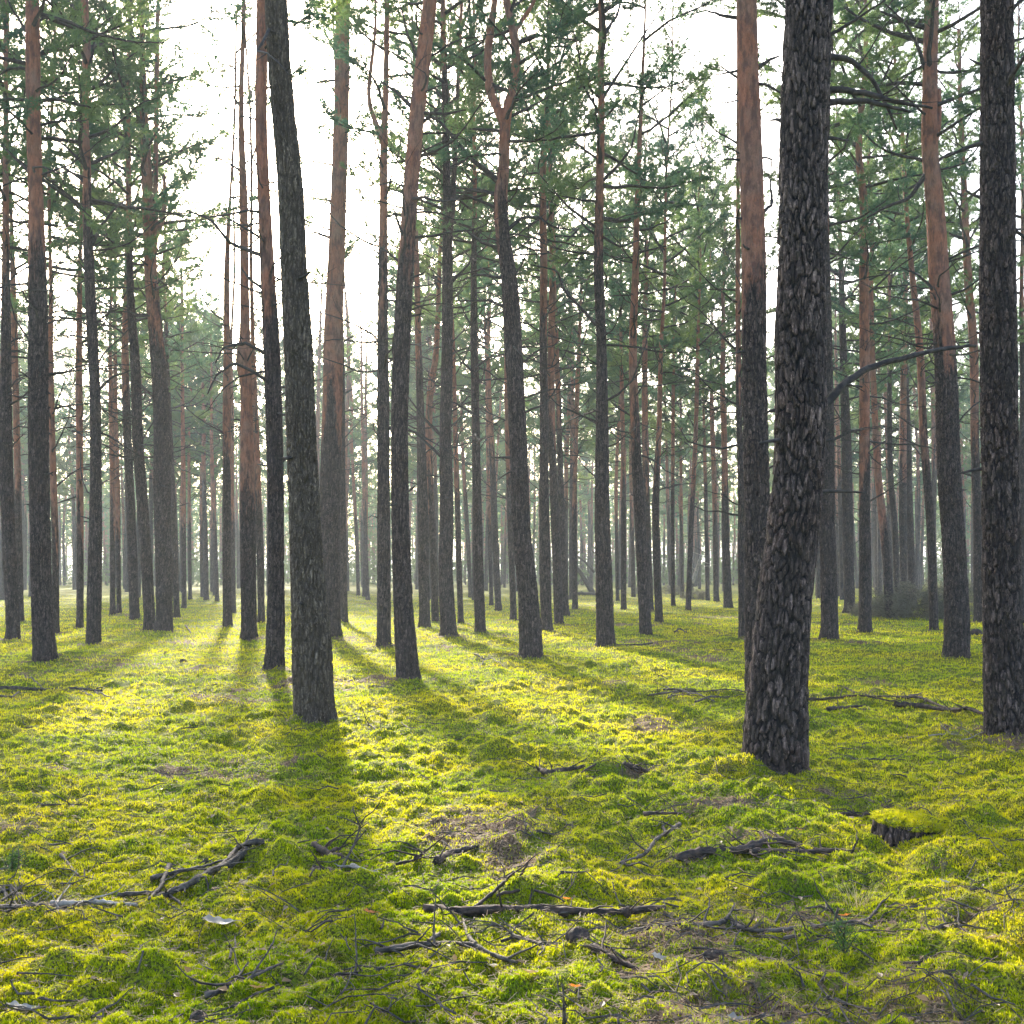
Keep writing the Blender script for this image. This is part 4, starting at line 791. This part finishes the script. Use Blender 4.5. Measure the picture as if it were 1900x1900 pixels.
# brushwood heap (pile of dead tops)
def brush(label, px, py, wpx, hpx, n, seed, mat=BRUSH):
    d = dep(py); c = W(px, py, d); c[2] = 0; w = wpx/2/F*d; h = hpx/F*d; g = np.random.RandomState(seed)
    e = empty('brushwood_heap', tuple(c), label, 'brushwood', 'heaps of cut brushwood'); mb = MB(); m2 = MB(); TP = []; TD = []
    for i in range(n):
        a = g.rand()*6.283; r0 = g.rand()**.6*.7; p = np.array([w*r0*math.cos(a)*1.2, w*.8*r0*math.sin(a), h*(1-r0)*g.rand()])
        Q = limb(g, p, a+g.normal()*.6, g.uniform(.1, .9), g.uniform(.4, .9)*h, 7, -1.1, .15); Q[:, 2] = np.maximum(Q[:, 2], .03); m2.add(*tube(Q, np.linspace(.012, .003, 7), 3), 0)
        for rep in range(5): k_ = g.randint(1, 7, 6); TP.append(Q[k_]+g.normal(size=(6, 3))*.07); TD.append(g.normal(size=(6, 3))*.5+(Q[-1]-Q[0])/np.linalg.norm(Q[-1]-Q[0]))
    needles(mb, np.concatenate(TP), np.concatenate(TD), g, 6, .12, .012); mb.build('dead_sprays', mat, e, False); m2.build('branches', TWIG, e)
brush('rounded grey heap of dead pine tops between the right hand pines', 1705, 1148, 135, 75, 160, 1)
brush('low ragged brushwood against the back right pines', 1628, 1142, 60, 45, 60, 2)
brush('brushwood tail trailing behind the rooty pine to the right edge', 1815, 1135, 120, 62, 110, 3)
brush('tiny brushwood patch in the gap right of the pale snag', 1290, 1112, 40, 20, 26, 4)
brush('pale low brushwood in the haze beyond the leaning trunk', 1230, 1103, 150, 20, 60, 5)

# cut stump with moss cap
p = on_ground(1697, 1566); e = empty('tree_stump', (p[0], p[1]+.17, p[2]), 'cut grey stump capped with moss at right', 'tree stump')
mb = trunk_mesh(np.array([(0, 0, -.14), (0, 0, -.02), (.0, 0, .03), (.0, 0, .072)]), np.array([.165, .160, .152, .148]), 9, .007, 77, .10, 2, depth=.016); 
mb.build('stump_body', BARK, e)
th = np.arange(60)/60*2*math.pi; mb = MB(); Vc = []; 
for q in range(14):
    f = q/13; rad = .165*f*(1+.10*np.sin(3*th+1)+.06*np.sin(7*th)); Vc.append(np.stack([rad*np.cos(th)*1.18+.03, rad*np.sin(th), .092+.012*np.sin(5*th+2)*f-.02*f*np.cos(th)-.035*f**3+.03*f*np.sin(th)*.5+.02*vn(np.cos(th)*f*6+5, np.sin(th)*f*6, 9)], 1))
Vc.append(np.stack([.15*np.cos(th), .15*np.sin(th), .055+0*th], 1)); Vc = np.concatenate(Vc)
i = np.arange(14)[:, None]*60; j = np.arange(60)[None]; j2 = (j+1) % 60
mb.add(Vc, np.stack([i+j, i+60+j, i+60+j2, i+j2], -1).reshape(-1, 4), 0, litter=0.); cap = mb.build('moss_cap', MOSS_G, e)
g = np.random.RandomState(8); n = 5000; rr2 = .172*np.sqrt(g.rand(n)); aa = g.rand(n)*6.283; c = np.stack([rr2*np.cos(aa)*1.18+.03, rr2*np.sin(aa), .096-.02*rr2/.17*np.cos(aa)-.035*(rr2/.17)**3+.015*rr2/.17*np.sin(aa)], 1)
D = np.stack([g.normal(size=n)*.012+.006*np.cos(aa), g.normal(size=n)*.012, .006+.016*g.rand(n)], 1); s_ = np.stack([np.cos(aa*7)*.003, np.sin(aa*7)*.003, aa*0], 1)
mb = MB(); mb.add(np.stack([c-s_, c+D*.5+s_, c+D, c+D*.5-s_], 1).reshape(-1, 3), np.arange(n*4).reshape(-1, 4), 0, rnd=np.repeat(g.rand(n), 4)); tag(mb.build('moss_fronds', MOSS_B, cap, False), kind='stuff')

# dark clods and cones
def clod(label, px, py, s0, seed, mat=REDROT, name='dark_clod', cat='clod'):
    g = np.random.RandomState(seed); u = np.linspace(0, 2*math.pi, 29)[:-1]; v = np.linspace(.02, math.pi-.02, 15); U, Vv = np.meshgrid(u, v)
    r_ = s0*(.7+.6*fbm(np.cos(U)*2+5+seed, np.sin(U)*2+Vv*1.5, seed, 3)); c = on_ground(px, py)
    mb = MB(); mb.add(np.stack([r_*np.sin(Vv)*np.cos(U)*1.25, r_*np.sin(Vv)*np.sin(U), r_*np.cos(Vv)*.95], -1).reshape(-1, 3), (lambda i, j: np.stack([i+j, i+28+j, i+28+(j+1) % 28, i+(j+1) % 28], -1).reshape(-1, 4))(np.arange(14)[:, None]*28, np.arange(28)[None]), 0)
    o = mb.build(name, mat); o.location = (c[0], c[1]+s0*.3, c[2]+s0*.5); tag(o, label, cat, 'clods and cones on the moss')
clod('black mossy clod right of the centre in the foreground', 1072, 1752, .042, 1)
clod('dark lump of wood in the lower right moss', 1322, 1792, .032, 2)
clod('dark round lump near the bottom, left of centre', 368, 1888, .022, 3)
clod('dark clod on the far side of the bright moss behind left pines', 340, 1232, .05, 4)
clod('dark stump like lump beside the pink barked pine', 1812, 1180, .12, 5)

# leaves lying on the moss
def leaf(label, px, py, s0, rot, mat, tilt=.3, name='fallen_leaf'):
    c = on_ground(px, py, .022); g = np.random.RandomState(px); n = 15; t = np.linspace(0, 1, n); wv = np.sin(t**.8*math.pi)*(.38+.10*np.sin(t*19+g.rand()*6)); wv[0] = .015; wv[-1] = .005
    mb = MB(); L = []; 
    for sgn in (-1, -.5, 0, .5, 1): L.append(np.stack([(t-.5)*2*s0, sgn*wv*s0*2*.7, s0*(.22*abs(sgn)*wv*2+.25*(t-.5)**2*4+.04*np.sin(t*13+sgn*4))], 1))
    i = np.arange(4)[:, None]*n; j = np.arange(n-1)[None]; mb.add(np.concatenate(L), np.stack([i+j, i+n+j, i+n+j+1, i+j+1], -1).reshape(-1, 4), 0, rnd=g.rand())
    mb.add(*tube(np.array([[s0*.98, 0, s0*.25], [s0*1.3, s0*.1, s0*.2], [s0*1.55, s0*.12, s0*.05]]), [.0014, .0012, .001], 4), 0, rnd=0)
    o = mb.build(name, mat); o.location = c; o.rotation_euler = (tilt*math.cos(rot*3), tilt, rot); tag(o, label, 'leaf', 'dead leaves on the moss')
PALEL = leafy('pale_leaf', ((.26, .24, .22), (.38, .35, .31), (.42, .39, .35)), .25, ((.5, .45, .35), (.5, .45, .35)), 5, .5)
leaf('bright orange leaf left of the curved bare branch', 686, 1728, .030, .4, ORANGE)
leaf('large pale crumpled leaf in the bottom left corner', 40, 1862, .055, .5, PALEL)
leaf('silvery round leaf below the branch bundle', 455, 1652, .042, 1.1, PALEL, .5)
leaf('long pale curled leaf in the hollow between left mounds', 405, 1738, .070, .35, PALEL, .2)
leaf('white bark curl on the moss just above the long knotted log', 797, 1686, .035, -.5, PALEL)
leaf('small orange leaf above the big rotten log', 1483, 1543, .024, .2, ORANGE)
leaf('orange brown leaf near the right foreground branch fork', 1568, 1702, .030, 2.3, ORANGE)
leaf('rusty leaf above the log knot', 1052, 1686, .028, .9, ORANGE)
leaf('tan leaf at the bottom below the curved bare branch', 985, 1822, .045, .7, LEAF)
leaf('orange tinted leaf right of the tan leaf at the bottom', 1066, 1850, .035, 2.0, ORANGE)
leaf('whitish leaf right of the stubby dark stick', 1224, 1783, .036, .1, PALEL)
leaf('beige leaf at the right, below the grey forked twig', 1842, 1768, .040, 1.3, LEAF)
leaf('pale leaf between curved branch and bottom edge', 915, 1788, .040, 1.6, PALEL)
leaf('brown leaf on the lower left moss beside the dark hollow', 478, 1848, .036, .9, LEAF)
leaf('pale grey leaf cut by the bottom edge', 1370, 1893, .045, .0, PALEL)
leaf('small white leaf above the right foreground branch', 1752, 1655, .030, .3, PALEL)

# small plants
def tuft(name, label, cat, px, py, n, h, spread, mat, seed, w=.003, group='small plants in the moss'):
    g = np.random.RandomState(seed); c = on_ground(px, py); mb = MB()
    for i in range(n):
        a = g.rand()*6.283; r0 = spread*.3*math.sqrt(g.rand()); el = g.uniform(.6, 1.4); Q = limb(g, (r0*math.cos(a), r0*math.sin(a), -.005), a, el, h*g.uniform(.5, 1.1), 6, -1.0, .08)
        s_ = np.array([-math.sin(a), math.cos(a), 0])*w; wt = np.linspace(1, .1, 6)[:, None]; V = np.concatenate([Q-s_*wt, Q+s_*wt]); j = np.arange(5); mb.add(V, np.stack([j, j+1, j+7, j+6], 1), 0, rnd=g.rand())
    o = mb.build(name, mat, None, False); o.location = c; tag(o, label, cat, group)
tuft('dry_grass_tuft', 'arching dry grass tuft right of the rounded moss mound', 'grass tuft', 1590, 1670, 90, .16, .22, DRY, 1, .0016)
tuft('dry_grass_tuft', 'sparse straw coloured grass near the right edge', 'grass tuft', 1860, 1705, 36, .20, .25, DRY, 2, .0014)
tuft('dry_grass_tuft', 'thin dry grass stalks in front of the stump', 'grass tuft', 1755, 1680, 20, .18, .2, DRY, 3, .0012)
GREENP = leafy('seedling_green', ((.035, .08, .015), (.05, .11, .02), (.07, .14, .03)), .3, ((.08, .16, .03), (.1, .2, .04)), 3)
def seedling(label, px, py, h, seed):
    g = np.random.RandomState(seed); c = on_ground(px, py); e = empty('pine_seedling', tuple(c), label, 'seedling', 'small plants in the moss'); m1 = MB(); m2 = MB(); TP = []; TD = []
    for i in range(7):
        Q = limb(g, (0, 0, h*.12*i*.8), g.rand()*6.3, g.uniform(.4, 1.2), h*g.uniform(.4, .7), 6, .3, .12); m1.add(*tube(Q, np.linspace(.003, .001, 6), 4), 0); TP.append(Q); TD.append(np.gradient(Q, axis=0)*20)
        TP.append((Q[1:]+Q[:-1])/2); TD.append(np.diff(Q, axis=0)*20)
    m1.add(*tube(np.array([[0, 0, -.01], [.005, 0, h*.5], [0, 0, h*.9]]), [.004, .003, .001], 5), 0); m1.build('stem', TWIG, e)
    needles(m2, np.concatenate(TP), np.concatenate(TD), g, 5, .035, .0035); m2.build('foliage', GREENP, e, False)
seedling('small dark green seedling below the right foreground branch fork', 1565, 1775, .14, 4)
seedling('green sprig above the twig tangle at the left edge', 22, 1640, .13, 5)

# ------------------------------------------------------------------ haze
m, nt = new_mat('haze_air')
pv = N(nt, 'ShaderNodeVolumePrincipled'); pv.inputs['Color'].default_value = (.82, .90, 1.0, 1); pv.inputs['Density'].default_value = .0011; pv.inputs['Anisotropy'].default_value = .32
o = N(nt, 'ShaderNodeOutputMaterial'); nt.links.new(pv.outputs[0], o.inputs['Volume'])
x0, x1, y0, y1, z0, z1 = -1700, 1700, -1700, 1700, -1.5, 24
v = [(x0, y0, z0), (x1, y0, z0), (x1, y1, z0), (x0, y1, z0), (x0, y0, z1), (x1, y0, z1), (x1, y1, z1), (x0, y1, z1)]
mb = MB(); mb.add(v, [(3, 2, 1, 0), (4, 5, 6, 7), (0, 1, 5, 4), (1, 2, 6, 5), (2, 3, 7, 6), (3, 0, 4, 7)], 0)
tag(mb.build('haze', m, None, False), kind='stuff')
